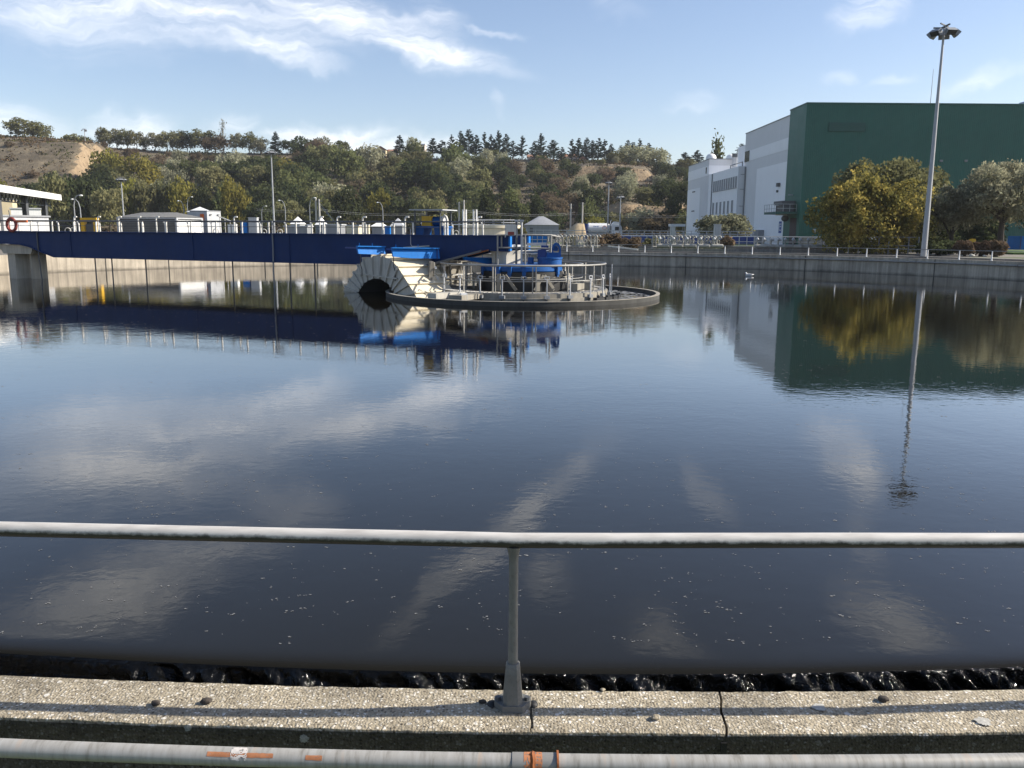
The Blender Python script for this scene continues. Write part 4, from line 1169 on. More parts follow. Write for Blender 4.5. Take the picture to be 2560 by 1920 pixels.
# ---------------------------------------------------------------- cream arch cover
def arch():
    fl = V((-6.42, 32.0, 0)); frr = V((-3.07, 28.3, 0)); bax = V((.76, .65, 0)).normalized(); dep = 1.62
    u = (frr - fl); W = u.length; u.normalize(); c = (fl + frr)/2
    t = thing('arch_cover', 'cream fibreglass arch cover with stepped ribs standing in the water', 'cover', c)
    H, HI = 1.37, .56
    PO = [(0, -1, -.08), (.37, -.40, .86), (.44, -.2, .965), (.5, 0, 1), (.57, .2, .98), (.64, .42, .86), (1, 1, -.08)]
    PI_ = [(0, -1, -.2), (.34, -.55, .72), (.46, -.12, 1), (.57, .3, 1), (.68, .66, .6), (1, 1, -.2)]
    def poly(tab, s):
        for p, q in zip(tab, tab[1:]):
            if s <= q[0] + 1e-9:
                k = (s - p[0])/(q[0] - p[0]); return p[1] + (q[1]-p[1])*k, p[2] + (q[2]-p[2])*k
    def outer(s):
        x, z = poly(PO, s); return V((x*W/2, z*H))
    def inner(s):
        x, z = poly(PI_, s); return V((-.10 + x*1.36, z*HI))
    n = 13
    O = [outer(i/n) for i in range(n+1)]; I = [inner(i/n) for i in range(n+1)]
    O[0].y = O[-1].y = I[0].y = I[-1].y = -.15
    def W3(p, d): return c + u*p.x + bax*d + V((0, 0, p.y))
    face = MB(); sh = MB(); soff = MB(); back = MB()
    for i in range(n):
        face.add([W3(O[i], 0), W3(O[i+1], 0), W3(I[i+1], 0), W3(I[i], 0)], [(0, 1, 2, 3)])
        back.add([W3(O[i], dep), W3(O[i+1], dep), W3(I[i+1], dep), W3(I[i], dep)], [(3, 2, 1, 0)])
        sh.add([W3(O[i], 0), W3(O[i+1], 0), W3(O[i+1], dep), W3(O[i], dep)], [(0, 1, 2, 3)])
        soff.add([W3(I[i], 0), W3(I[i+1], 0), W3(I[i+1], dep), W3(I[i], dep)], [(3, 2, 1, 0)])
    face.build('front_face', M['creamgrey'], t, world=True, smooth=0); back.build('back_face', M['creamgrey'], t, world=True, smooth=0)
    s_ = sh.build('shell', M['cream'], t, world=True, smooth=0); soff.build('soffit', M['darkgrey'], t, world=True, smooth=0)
    for i in range(1, n):
        p, q = O[i], I[i]
        nrm = V((O[i+1].x - O[i-1].x, O[i+1].y - O[i-1].y)); nn = V((-nrm.y, nrm.x)).normalized()
        if nn.y < 0 and abs(nn.x) < .9: nn = -nn
        a = p + nn*.045
        r = MB().bar(W3(a, -.05), W3(a, dep + .06),   .06, .05, up=(u*nn.x + V((0, 0, nn.y))))
        r.build('step_rib', M['cream'], t, world=True, smooth=30)
        MB().bar(W3(p, -.03), W3(q, -.03), .05, .07, up=bax).build('face_rib', M['creamgrey'], t, world=True)
    chord = MB()
    pa, pb = W3(V((-W*.27, .70)), -.06), W3(V((W*.25, .62)), -.06)
    chord.bar(pa, pb, .03, .05); chord.build('tie_bar', M['creamgrey'], t, world=True)
    return t
arch()

# ---------------------------------------------------------------- centre island
C0 = V((CX, CY, 0))
rg = thing('baffle_ring', 'wide dark circular baffle ring lying at the water around the centre works', 'baffle', C0)
MB().lathe([(4.72, -.4), (4.72, .13), (4.83, .13), (4.83, -.4)], (0, 0, 0), 120).build('ring_wall', M['ringdark'], rg, smooth=40)
MB().lathe([(4.71, .131), (4.71, .146), (4.84, .146), (4.84, .131)], (0, 0, 0), 120).build('rim', M['conc'], rg, smooth=40)
sc = MB()
rr = random.Random(9)
for i in range(420):
    a = rr.uniform(.1, 2.2); R = rr.uniform(3.25, 4.6); s = rr.uniform(.03, .12)
    p = pol(R, a, .004); k = 7
    sc.add([p + V((0, 0, .01))] + [p + V((cos(2*pi*j/k)*s*rr.uniform(.6, 1.3), sin(2*pi*j/k)*s*rr.uniform(.6, 1.3), 0)) for j in range(k)], [(0, 1+j, 1+(j+1) % k) for j in range(k)])
tag(sc.build('scum', M['foam'], smooth=0), 'grey scum floating inside the baffle ring', 'scum', kind='stuff')

wk = thing('ring_walkway', 'round railed concrete walkway around the blue slewing drive', 'walkway', C0)
MB().lathe([(2.05, -.3), (2.05, .24), (3.02, .24), (3.02, .10), (3.10, .10), (3.10, -.3)], (0, 0, 0), 96).build('slab', M['conc'], wk, smooth=30)
MB().lathe([(2.72, .243), (2.72, .262), (2.99, .262), (2.99, .243)], (0, 0, 0), 96).build('grating', M['alu'], wk, smooth=30)
for i in range(72):
    pass
kb = MB()
for i in range(110):
    a = 2*pi*i/110; kb.bar(pol(2.73, a, .268) - C0, pol(2.98, a, .268) - C0, .03, .012)
kb.build('grating_bars', M['galv'], wk)
def ring_rail(R, z0, zs, n, a0=0.0, pr=.035, mat='alu'):
    for z, r in zs:
        MB().tube([(R*sin(2*pi*i/72), -R*cos(2*pi*i/72), z) for i in range(72)], r, 8, closed=True).build('handrail', M[mat], wk, smooth=60)
    for i in range(n):
        a = a0 + 2*pi*i/n
        MB().bar((R*sin(a), -R*cos(a), z0), (R*sin(a), -R*cos(a), zs[0][0] - .02), .045, .03, up=(cos(a), sin(a), 0)).build('post', M[mat], wk)
ring_rail(2.93, .24, [(1.14, .030), (.64, .016)], 15, .1)
ring_rail(2.13, .24, [(1.12, .026), (.66, .014)], 9, .2)
# short gauge posts with square heads around the walkway edge
for i, a in enumerate([-.72, -.46, -.22, .0, .24, .5, .78, 1.02, 1.25, 1.38, -1.0, 2.6, 2.9, 3.4]):
    p = pol(3.16, a, 0); tz = .72 + (.3 if i == 9 else 0)
    g = thing('gauge_post', ['slim grey post with a square loop head on the walkway edge', 'tallest slim post with a loop head at the right of the walkway'][1 if i == 9 else 0], 'post', p, a, 'loop headed posts around the walkway' if i != 9 else None)
    MB().bar((0, 0, .08), (0, 0, tz), .035).build('stem', M['lightgrey'], g)
    hd = MB()
    for q, w in (((-.075, 0, tz), (.075, 0, tz)), ((-.075, 0, tz + .09), (.075, 0, tz + .09)), ((-.075, 0, tz), (-.075, 0, tz + .09)), ((.075, 0, tz), (.075, 0, tz + .09))): hd.bar(q, w, .022)
    hd.build('loop_head', M['lightgrey'], g)
    MB().box((-.09, -.05, .10), (.09, .06, .2)).build('clamp', M['grey'], g)
    MB().bar((0, .02, -.2), (0, .02, .08), .05).build('foot', M['darkgrey'], g)
# dark paddles floating at the right edge
for i, a in enumerate([.82, .97, 1.12, 1.27, 1.4]):
    p = pol(3.42, a, .03)
    o = MB().cbox((0, 0, .02), (.42, .16, .1), 0).cbox((.05, .02, .09), (.2, .1, .06), .2).build('float_paddle', M['black']); o.location = p; o.rotation_euler = (0, 0, a)
    tag(o, 'small black paddle float beside the right walkway edge', 'float', 'black floats beside the walkway')

# drum, slewing ring, drive
dr = thing('centre_drum', 'black feed drum with pale braces and blue slewing ring at the tank centre', 'machine', C0)
MB().lathe([(1.55, -.3), (1.55, .55), (1.42, .60), (1.42, .86), (0, .86)], (0, 0, 0), 48).build('drum', M['black'], dr, smooth=30)
sr = MB().lathe([(1.0, .865), (1.38, .87), (1.40, .90), (1.40, 1.03), (1.33, 1.06), (1.33, 1.10), (1.1, 1.12), (0, 1.12)], (0, 0, 0), 64).build('slewing_ring', M['machineblue'], dr, smooth=25)
for a in (-.32, .02, .98, -.62, 1.9, 2.8, 3.9, 4.9):
    p = V((1.43*sin(a), -1.43*cos(a), 0))
    MB().cbox(p + V((0, 0, .92)), (.13, .13, .3), a).cbox(p + V((0, 0, .76)), (.1, .08, .12), a).build('bracket', M['machineblue'], sr)
for a in (-.35, .42, 1.25, 2.2, 3.1, 4.1, 5.1):
    b = MB(); R = 1.75
    def q(da, z, R=1.78): return V((R*sin(a + da), -R*cos(a + da), z))
    b.bar(q(-.13, .25), q(-.13, .82), .13, .03, up=(sin(a), -cos(a), 0)); b.bar(q(.0, .78), q(.22, .28), .1, .03, up=(sin(a), -cos(a), 0)); b.bar(q(-.02, .78), q(-.2, .28), .1, .03, up=(sin(a), -cos(a), 0))
    b.bar(q(-.35, .70), q(.35, .70), .08, .03)
    b.build('brace', M['conc'], dr)
for i, a in enumerate((.9, 1.35, 1.75)):
    MB().cbox(pol(2.35, a, .38) - C0, (.42, .3, .26), a).build('anchor_block', M['conc'], dr)

dv = thing('drive_unit', 'bright blue gear motor with arched guard sitting on the slewing ring', 'motor', (1.28, 29.9, 1.1))
MB().lathe([(0, -.02), (.42, -.02), (.42, .2), (.45, .21), (.45, .26), (0, .26)], (0, 0, 0), 32).build('gear_housing', M['machineblue'], dv, smooth=30)
MB().box((-.12, -.22, .265), (.38, .24, .42)).build('plinth', M['machineblue'], dv)
gd = MB(); k = 12
for i in range(k):
    t0, t1 = pi*i/k, pi*(i+1)/k
    for r in (.19,):
        P = lambda t, rr, y: V((.22 + rr*cos(t)*.8, y, .50 + rr*1.3*sin(t)))
        gd.add([P(t0, .12, -.16), P(t1, .12, -.16), P(t1, .2, -.16), P(t0, .2, -.16), P(t0, .12, .16), P(t1, .12, .16), P(t1, .2, .16), P(t0, .2, .16)], [(0,1,2,3), (7,6,5,4), (3,2,6,7), (0,4,5,1)])
for x in (.22 - .13, .22 + .13): gd.box((x - .03, -.16, .42), (x + .03, .16, .51))
gd.build('guard', M['machineblue'], dv, smooth=30)
MB().cyl((.2, -.08, .55), (.2, .12, .55), .09, n=16).build('shaft_motor', M['machineblue'], dv)
MB().box((-.42, -.18, .265), (-.13, .2, .52)).box((-.3, -.12, .52), (-.05, .14, .66)).build('gearbox', M['navy'], dv)
MB().cyl((-.66, 0, -.05), (-.66, 0, .25), .11, n=14).build('lubricator', M['machineblue'], dv)
MB().tube([(-.66, 0, .25), (-.66, 0, .33), (-.5, 0, .36), (-.42, 0, .30)], .015, 5).tube([(-.72, 0, .25), (-.78, 0, .37)], .012, 5).build('hose', M['lightgrey'], dv)

# concrete column under the bridge end, lit on its right side
cp = thing('centre_pier', 'cream concrete column under the bridge end at the tank centre', 'pier', (-.22, 30.2, 0), radians(-38))
MB().prism([(-.32, .9), (-.32, 1.40), (-.40, 1.56), (.40, 1.56), (.32, 1.40), (.32, .9)], -.42, .42).build('column', M['creamgrey'], cp)
MB().box((-.16, -.44, 1.0), (-.13, -.425, 1.5)).build('groove', M['conc'], cp)

# platform with rails around the drive
pf = thing('drive_platform', 'small railed steel platform beside the bridge end above the drive', 'platform', (.6, 30.3, 1.5))
def P(px, py, Y): return at(px, py, Y)
rl = MB()
rl.tube([P(1243, 588, 29.6), P(1310, 587, 29.5), P(1378, 588, 29.6), P(1400, 593, 31.0)], .03, 8)
rl.tube([P(1245, 619, 29.6), P(1310, 620, 29.5), P(1376, 621, 29.6)], .028, 8)
rl.build('handrail', M['alu'], pf, world=True, smooth=60)
for (px, y0, y1, Y, px1) in ((1244, 588, 665, 29.6, 1244), (1254, 588, 618, 29.7, 1254), (1313, 587, 668, 29.5, 1313), (1378, 588, 631, 29.6, 1377), (1371, 590, 616, 30.6, 1367)):
    MB().tube([P(px, y0, Y), P(px1, y1, Y)], .03, 7).build('post', M['alu'], pf, world=True, smooth=60)
MB().bar(P(1318, 611, 31.2), P(1368, 610, 31.2), .12, .10).build('channel', M['lightgrey'], pf, world=True)
MB().bar(P(1292, 629, 30.9), P(1372, 628, 30.9), .9, .05).build('floor', M['grey'], pf, world=True)
for px, w in ((1290.5, .05), (1303.5, .045)):
    o = thing('light_pole', 'dark upright pole beside the bridge end' if w == .05 else 'pale upright pole just right of the dark one at the bridge end', 'pole', P(px, 668, 29.5))
    zz = P(px, 553, 29.5).z
    MB().cyl((0, 0, 0), (0, 0, zz - o.location.z), w*.75, n=8).build('shaft', M['darkgrey' if w == .05 else 'lightgrey'], o)
    MB().cbox((.0, 0, zz - o.location.z + .02), (.14, .08, .06)).build('cap', M['lightgrey'], o)
cb = thing('control_box', 'beige control box fixed beside the two upright poles', 'control box', P(1310, 604, 30.0))
MB().box((-.055, -.06, -.16), (.07, .06, .16)).build('case', M['cream'], cb)
for i in range(3): MB().box((-.02, -.068, -.10 + i*.07), (.02, -.061, -.07 + i*.07)).build('button', M['darkgrey'], cb)
sg = thing('notice_board', 'white framed notice board on the bridge rail end', 'sign', P(1278, 575, 29.4))
MB().box((-.18, -.02, -.17), (.17, .02, .17)).build('board', M['offwhite'], sg)
MB().box((-.11, -.026, -.165), (.10, -.021, -.06)).build('red_patch', M['red'], sg)
for s in (-1, 1): MB().bar((s*.2, 0, -.25), (s*.2, 0, .17), .03).build('leg', M['lightgrey'], sg)
hp = thing('horizontal_pipe', 'short white pipe end lying behind the drive unit', 'pipe', P(1320, 629, 31))
MB().cyl(P(1296, 629, 31), P(1354, 630, 31), .05, n=12).build('barrel', M['white'], hp, world=True)

# launder chute rising to the bridge end, and its blue side
ch = thing('chute', 'dark steel chute sloping up from the arch to the bridge end', 'chute', P(1130, 660, 30.1))
MB().bar(P(1058, 666, 30.2), P(1205, 627, 30.0), .5, .07).build('trough', M['darkgrey'], ch, world=True)
MB().bar(P(1170, 638, 30.0), P(1222, 625, 29.95), .4, .05).build('cover', M['rust'], ch, world=True)
bdd, a3, b3 = board('scum_board', 'bright blue board under the raised chute near the bridge end', (1160, 646), 29.9, (1243, 627), 30.6, .05, .26)

# hopper of concrete panels behind the left walkway rail
hb = thing('scum_hopper', 'grey brown concrete hopper with slanting props behind the left walkway rail', 'hopper', pol(3.3, 4.9, 0))
arc = MB(); A0, A1, k = 3.85, 5.02, 10
for i in range(k):
    a, b_ = A0 + (A1-A0)*i/k, A0 + (A1-A0)*(i+1)/k
    z = 1.18
    arc.add([pol(3.35, a, 0), pol(3.35, b_, 0), pol(3.2, b_, z), pol(3.2, a, z), pol(3.5, a, 0), pol(3.5, b_, 0), pol(3.32, b_, z), pol(3.32, a, z)], [(0,1,2,3), (7,6,5,4), (3,2,6,7), (0,4,5,1), (0,3,7,4), (1,5,6,2)])
arc.build('wall_panels', M['conc'], hb, world=True, smooth=0)
for i in range(6):
    a = A0 + .12 + (A1-A0)*i/6
    MB().bar(pol(3.1, a, .25), pol(3.17, a, 1.15), .05, .08).build('rib', M['offwhite'], hb, world=True)
MB().tube([pol(3.15, A0 + (A1-A0)*i/10, .98) for i in range(11)], .045, 8).build('pipe', M['white'], hb, world=True)
MB().tube([pol(3.1, A0 + (A1-A0)*i/10, .6) for i in range(11)], .03, 8).build('pipe', M['offwhite'], hb, world=True)
for (x0, y0, x1, y1) in ((1080, 666, 1096, 703), (1108, 666, 1117, 697)):
    MB().bar(P(x0, y0, 30.0), P(x1, y1, 29.7), .05).build('prop', M['offwhite'], hb, world=True)
for i, (px, w) in enumerate(((1118, .9), (1086, .55))):
    pass
fb = thing('footbridge', 'low pale concrete blocks between the arch and the walkway', 'slab', pol(3.5, 5.75, 0))
MB().cbox(pol(3.65, 5.75, .16), (1.2, .5, .16), 5.75 + pi/2).build('slab', M['conc'], fb, world=True)
MB().cbox(pol(3.6, 5.52, .17), (1.3, .42, .18), 5.5 + pi/2).build('slab', M['creamgrey'], fb, world=True)
MB().cbox(pol(3.95, 5.78, .20), (.2, .2, .2), .3).build('block', M['white'], fb, world=True)

# gulls
def gull(loc, rz, label):
    t = thing('gull', label, 'bird', loc, rz)
    b = MB().sphere((0, 0, .05), (.17, .075, .075), 14, 9).sphere((.15, 0, .15), (.052, .04, .045), 10, 7)
    b.tube([(.08, 0, .06), (.125, 0, .10), (.15, 0, .15)], [.055, .042, .035], 8).tube([(-.12, 0, .06), (-.26, 0, .09)], [.05, .008], 8)
    b.build('body', M['white'], t, smooth=80)
    MB().tube([(.19, 0, .145), (.245, 0, .135)], [.014, .004], 6).build('beak', M['orange'], t)
    for s in (-1, 1):
        MB().sphere((-.03, s*.062, .075), (.15, .02, .045), 10, 6).build('wing', M['lightgrey'], t, smooth=80)
def wz(px, py):
    d = ray(px, py); return CAM + d*(-CAM.z/d.z)
gull(wz(1872, 690), radians(170), 'white gull swimming before the dark far wall')
# ---------------------------------------------------------------- industrial buildings on the right
GX = 33.7
hall = thing('industrial_hall', 'tall green ribbed industrial hall behind the right hand trees', 'building', (GX, 102, .8))
def ribbed(x0, x1, y, z0, z1, pitch, dep, axis='x'):
    pts = []; x = x0
    while x < x1:
        pts += [(x, 0), (x + pitch*.42, 0), (x + pitch*.5, -dep), (x + pitch*.92, -dep)]; x += pitch
    pts.append((x1, 0)); b = MB()
    for (u, d) in pts:
        for z in (z0, z1): b.v.append(V((u, y + d, z)) if axis == 'x' else V((y + d, u, z)))
    for i in range(len(pts)-1): b.f.append((2*i, 2*i+2, 2*i+3, 2*i+1))
    return b
MB().box((GX + .1, 102.1, .8), (118, 107.98, 16.9)).build('wall', M['green'], hall, world=True)
ribbed(GX + .02, 118, 102.05, 1.75, 16.85, .22, .045).build('cladding', M['green'], hall, world=True, smooth=0)
MB().box((GX - .02, 102.02, 1.75), (GX + .09, 107.98, 16.85)).build('side_cladding', M['green'], hall, world=True)
MB().box((GX - .06, 101.93, 16.86), (118, 108.05, 17.02)).build('roof_edge', M['greenlouver'], hall, world=True)
MB().box((GX + .0, 101.96, .7), (118, 102.04, 1.74)).build('plinth', M['conc'], hall, world=True)
lx0, lx1 = X_(2053, 102), X_(2142, 102); lz1, lz0 = Z_(2053, 306, 102), Z_(2053, 329, 102)
lv = MB(); lv.box((lx0, 101.9, lz0), (lx1, 101.99, lz1))
for i in range(6): lv.bar((lx0, 101.86, lz0 + (lz1-lz0)*(i+.5)/6), (lx1, 101.86, lz0 + (lz1-lz0)*(i+.5)/6), .05, .1)
lv.build('vent_louvre', M['greenlouver'], hall, world=True)
for px, py in ((2293, 402), (2353, 402), (2415, 402)):
    p = at(px, py, 101.85); MB().cbox(p, (.3, .2, .22)).build('wall_lamp', M['grey'], hall, world=True)
p = at(2036, 577, 101.9); MB().cbox(p, (.35, .15, .4)).build('meter_box', M['lightgrey'], hall, world=True)
MB().box((GX - .045, 103.0, .8), (GX - .025, 105.4, 4.0)).build('door', M['brown'], hall, world=True)
p = at(1977, 487, 105); MB().cbox((GX - .3, 105, p.z), (.6, .18, .12)).build('side_lamp', M['lightgrey'], hall, world=True)
# thin mast on the roof
rm = thing('roof_mast', 'hair thin mast on the roof of the green hall', 'mast', (X_(2297, 105.5) , 105.5, 17.02))
MB().cyl((0, 0, 0), (0, 0, Z_(2300, 172, 105.5) - 17.02), .04, .02, 6).build('rod', M['grey'], rm)
rv = thing('roof_vent', 'pale low roof vent at the right end of the green hall roof', 'vent', (X_(2545, 105), 105, 17.02))
MB().box((-1.2, -1, 0), (1.4, 1, .35)).prism([(-1.3, .352), (1.5, .352), (1.1, .7), (-.9, .7)], -1.05, 1.05).build('hood', M['lightgrey'], rv)
# balcony with machinery
bl = thing('balcony', 'grey steel balcony with machinery hanging on the corner of the green hall', 'balcony', (32.5, 105.5, 4.6))
MB().box((31.2, 103, 4.45), (GX - .05, 108, 4.72)).build('floor', M['greenlouver'], bl, world=True)
r_ = MB()
for z in (5.1, 5.6): r_.bar((31.22, 103.02, z), (31.22, 108, z), .05); r_.bar((31.22, 103.02, z), (GX - .1, 103.02, z), .05)
for i in range(6): r_.bar((31.22, 103.02 + i*.99, 4.72), (31.22, 103.02 + i*.99, 5.6), .05)
for i in range(4): r_.bar((31.22 + i*.78, 103.02, 4.72), (31.22 + i*.78, 103.02, 5.6), .05)
r_.build('guard_rail', M['lightgrey'], bl, world=True)
MB().box((32.2, 103.6, 4.73), (33.5, 106.6, 5.5)).box((32.0, 103.5, 5.56), (33.55, 106.9, 6.0)).build('machine', M['darkgrey'], bl, world=True)
MB().box((31.5, 104.2, 4.30), (32.9, 104.35, 4.40)).build('strip_lamp', M['white'], bl, world=True)
MB().sphere((32.9, 105, 3.95), (.45, .45, .38), 12, 8).build('winch', M['darkgrey'], bl, world=True)

wb = thing('process_building', 'tall white and grey banded building wall receding left of the green hall', 'building', (GX, 118, .8))
MB().box((GX, 108, .7), (60, 128, 16.3)).build('wall', M['cladgrey'], wb, world=True)
MB().box((GX - .03, 108.02, 12.35), (GX - .002, 127.9, 13.75)).build('white_band', M['cladwhite'], wb, world=True)
MB().box((GX - .03, 108.02, 1.6), (GX - .002, 121.2, 10.9)).build('white_panel', M['cladwhite'], wb, world=True)
MB().box((GX - .06, 107.95, 16.302), (60, 128.1, 16.42)).build('roof_edge', M['grey'], wb, world=True)
MB().box((GX - .06, 125.4, 12.3), (GX - .032, 127.85, 13.78)).build('window', M['dglass'], wb, world=True)
p = at(1937, 462, 110.5); MB().cbox((GX - .2, 110.5, p.z), (.35, .7, .45)).build('lamp', M['darkgrey'], wb, world=True)
p = at(1934, 478, 111); MB().cbox((GX - .12, 111, p.z), (.2, .3, .3)).build('lamp', M['darkgrey'], wb, world=True)
sgn = MB().box((GX - .05, 108.6, 2.2), (GX - .034, 109.7, 3.65)); s_ = sgn.build('sign', M['signblue'], wb, world=True)
mk = MB()
for z in (2.5, 2.95, 3.25): mk.box((GX - .058, 108.75, z), (GX - .052, 109.35, z + .12))
mk.box((GX - .058, 109.4, 2.5), (GX - .052, 109.5, 3.4)).build('white_marks', M['white'], s_, world=True)
MB().box((GX - .8, 116, .8), (GX - .05, 119, 2.6)).build('plant_box', M['grey'], wb, world=True)
MB().box((GX + 2, 122, 16.42), (46, 128.5, 17.0)).build('roof_unit', M['cladgrey'], wb, world=True) if False else None

st = thing('stair_tower', 'narrow pale tower block rising behind the middle building', 'building', (38, 133, .8))
MB().box((X_(1855, 131), 131, .7), (40, 136, Z_(1856, 361, 131))).build('wall', M['cladwhite'], st, world=True)

mbd = thing('office_block', 'white middle block with two rows of narrow windows', 'building', (32.6, 136, .8))
MX = 32.6
MB().box((MX + .02, 127.02, .7), (40, 146, 11.7)).build('wall', M['cladwhite'], mbd, world=True)
MB().box((MX + .0, 126.97, .7), (GX + .5, 127.0, 11.65)).build('return_wall', M['cladgrey'], mbd, world=True)
def ywin(px): 
    k = ray(px, 500); return MX*k.y/k.x
def window(y0, y1, z0, z1):
    fr = MB()
    for a, b_ in (((MX - .05, y0 - .06, z0 - .06), (MX + .015, y0, z1 + .06)), ((MX - .05, y1, z0 - .06), (MX + .015, y1 + .06, z1 + .06)), ((MX - .05, y0, z1), (MX + .015, y1, z1 + .06))): fr.box(a, b_)
    f = fr.build('window', M['lightgrey'], mbd, world=True)
    MB().box((MX + .001, y0, z0), (MX + .012, y1, z1)).build('pane', M['grey'], f, world=True)
    MB().box((MX - .12, y0 - .1, z0 - .12), (MX + .015, y1 + .1, z0 - .062)).build('sill', M['grey'], f, world=True)
ys = [ywin(px) for px in (1783.5, 1838)]
for i in range(11):
    y = ys[0] + (ys[1] - ys[0])*i/10; window(y - .38, y + .38, 8.75, 10.3)
ys = [ywin(px) for px in (1784, 1831)]
for i in range(6):
    y = ys[0] + (ys[1] - ys[0])*i/5; window(y - .42, y + .42, 5.2, 6.9)
for px in (1781, 1859):
    y = ywin(px) if px < 1800 else None
    if y: MB().cyl((MX - .08, y + .6, .8), (MX - .08, y + .6, 11.6), .09, n=8).build('downpipe', M['grey'], mbd, world=True)
MB().cyl((GX - .12, 126.85, .8), (GX - .12, 126.85, 11.6), .09, n=8).build('downpipe', M['grey'], mbd, world=True)
for z in (3.2, 6.0, 8.4, 10.5): MB().box((GX - .75, 126.9, z), (GX - .1, 126.965, z + .07)).build('gutter_joint', M['grey'], mbd, world=True)
MB().tube([(33.2, 127.2, 11.7), (33.2, 127.2, 12.3), (33.2, 134, 12.3), (33.2, 134, 11.7)], .08, 6).build('roof_rail', M['grey'], mbd, world=True)

lbd = thing('end_block', 'far left grey and white block of the building group with domes on its roof', 'building', (MX, 154, .8))
MB().box((MX, 146.05, .7), (50, 163, 14.2)).build('wall', M['cladgrey'], lbd, world=True)
MB().box((MX - .03, 146.04, 11.6), (MX - .002, 163, 13.2)).box((MX - .03, 146.02, 11.6), (48, 146.045, 13.2)).build('white_band', M['cladwhite'], lbd, world=True)
MB().box((MX - .03, 152.2, 2.0), (MX - .002, 162.96, 9.9)).build('white_panel', M['cladwhite'], lbd, world=True)
MB().box((MX - .06, 145.98, 14.202), (50, 163.1, 14.32)).build('roof_edge', M['grey'], lbd, world=True)
MB().box((MX - .05, 147.6, 12.0), (MX - .034, 148.3, 13.0)).build('window', M['dglass'], lbd, world=True)
for z in (9.3, 5.9): MB().box((MX - .12, 156.2, z), (MX - .035, 158.4, z + .18)).build('bracket', M['darkgrey'], lbd, world=True)
for i, (px, w, y) in enumerate(((1769, 26, 150), (1818, 26, 151))):
    r = w/2/2150*y
    d = thing('roof_dome', 'white roof dome %s on the end block roof' % ('left of the leafy poplar' if i == 0 else 'right of the leafy poplar beside the chimney'), 'dome', (X_(px, y), y, 14.32))
    MB().lathe([(r, 0), (r, .3), (r*.93, .62), (r*.72, .92), (r*.4, 1.1), (.001, 1.16)], (0, 0, 0), 20).build('shell', M['white'], d, smooth=60)
    MB().lathe([(r*1.04, 0), (r*1.04, .12), (r*.99, .12)], (0, 0, 0), 20).build('skirt', M['lightgrey'], d)
cy = thing('chimney', 'grey round chimney with dark cap between dome and stair tower', 'chimney', (X_(1829, 145), 145, 11.7))
zt = Z_(1829, 384, 145) - 11.7
MB().cyl((0, 0, 0), (0, 0, zt - .6), .5, n=16).build('stack', M['lightgrey'], cy)
MB().cyl((0, 0, zt - .6), (0, 0, zt), .56, n=16).build('cap', M['darkgrey'], cy)

# ---------------------------------------------------------------- right hand trees and bushes
rsb = np.random.RandomState(50)
def big(key, mat, seed, h, w, z0, n, leaf, nl=22, lr=.36, gap=.16, limbs=9, r=.2, asp=.6):
    broad(key, mat, seed, h=h, w=w, z0=z0, nl=nl, lr=lr, n=n, leaf=leaf, gap=gap, limbs=limbs, r=r, asp=asp)
def bigtree(key, mat, seed, px, Y, w_px, top, n, leaf, name, label, cat='tree', z0=1.2, gz=.75, **kw):
    x = X_(px, Y); h = Z_(px, top, Y) - gz; w = w_px/2150*Y
    big(key, mat, seed, h, w*.96, z0, n, leaf, **kw)
    return plant(key, name, label, cat, (x, Y, gz), 1, 1, rz=0)
bigtree('goldtree', 'lf_gold', 501, 2168, 63, 292, 424, 23000, .13, 'yellow_tree', 'broad yellow leaved tree in front of the green hall', z0=-1.6, gap=.27, nl=40, lr=.30)
bigtree('darktree', 'lf_olive', 502, 2215, 82, 250, 388, 9000, .2, 'dark_tree', 'rounded dark olive tree rising behind the yellow tree', z0=1.5, gap=.05)
bigtree('willow_a', 'lf_grey', 503, 2382, 63, 130, 452, 9000, .15, 'olive_tree', 'grey green tree just right of the tall lamp mast', z0=1.5, gap=.14, asp=.35)
bigtree('willow_b', 'lf_grey', 504, 2506, 62, 215, 404, 13000, .15, 'olive_tree', 'larger silvery tree at the right edge with a dark forked trunk', z0=1.9, gap=.14, asp=.35, r=.26)
bigtree('edge_tree', 'lf_green', 506, 2600, 74, 150, 398, 5000, .2, 'edge_tree', 'green tree partly seen beyond the right edge behind the silvery tree', z0=1.5)
bigtree('shade_a', 'lf_dark', 507, 2300, 70, 150, 545, 4000, .18, 'dark_bush', 'dark bush in the shade between the yellow tree and the lamp mast', 'bush', z0=.05, gap=.0)
bigtree('shade_b', 'lf_dark', 508, 2425, 74, 190, 540, 4000, .18, 'dark_bush', 'dark bush in the shade behind the brown clipped shrubs', 'bush', z0=.05, gap=.0)
bigtree('shade_c', 'lf_dark', 509, 2350, 58.5, 100, 602, 3000, .12, 'dark_bush', 'low dark bush at the foot of the lamp mast', 'bush', z0=.05, gap=.0)
bigtree('shade_d', 'lf_dark', 513, 2240, 66, 120, 590, 3000, .14, 'dark_bush', 'low dark bush under the right side of the yellow tree', 'bush', z0=.05, gap=.0)
bigtree('paleshrub', 'lf_grey', 510, 1812, 92, 140, 532, 5000, .17, 'pale_shrub', 'loose pale green shrub in front of the banded building', 'shrub', z0=.1, gap=.12)
for i, (px, w, top, Y) in enumerate(((2413, 52, 602, 57), (2460, 54, 602, 57.4), (2493, 46, 604, 57))):
    bigtree('dead%d' % i, 'deadleaf', 520 + i, px, Y, w, top, 2600, .085, 'clipped_shrub', 'brown clipped shrub %s' % ('left of the yellow post box', 'right of the yellow post box', 'at the right end of the brown row')[i], 'shrub', z0=.05, gap=.02, nl=10, lr=.5)
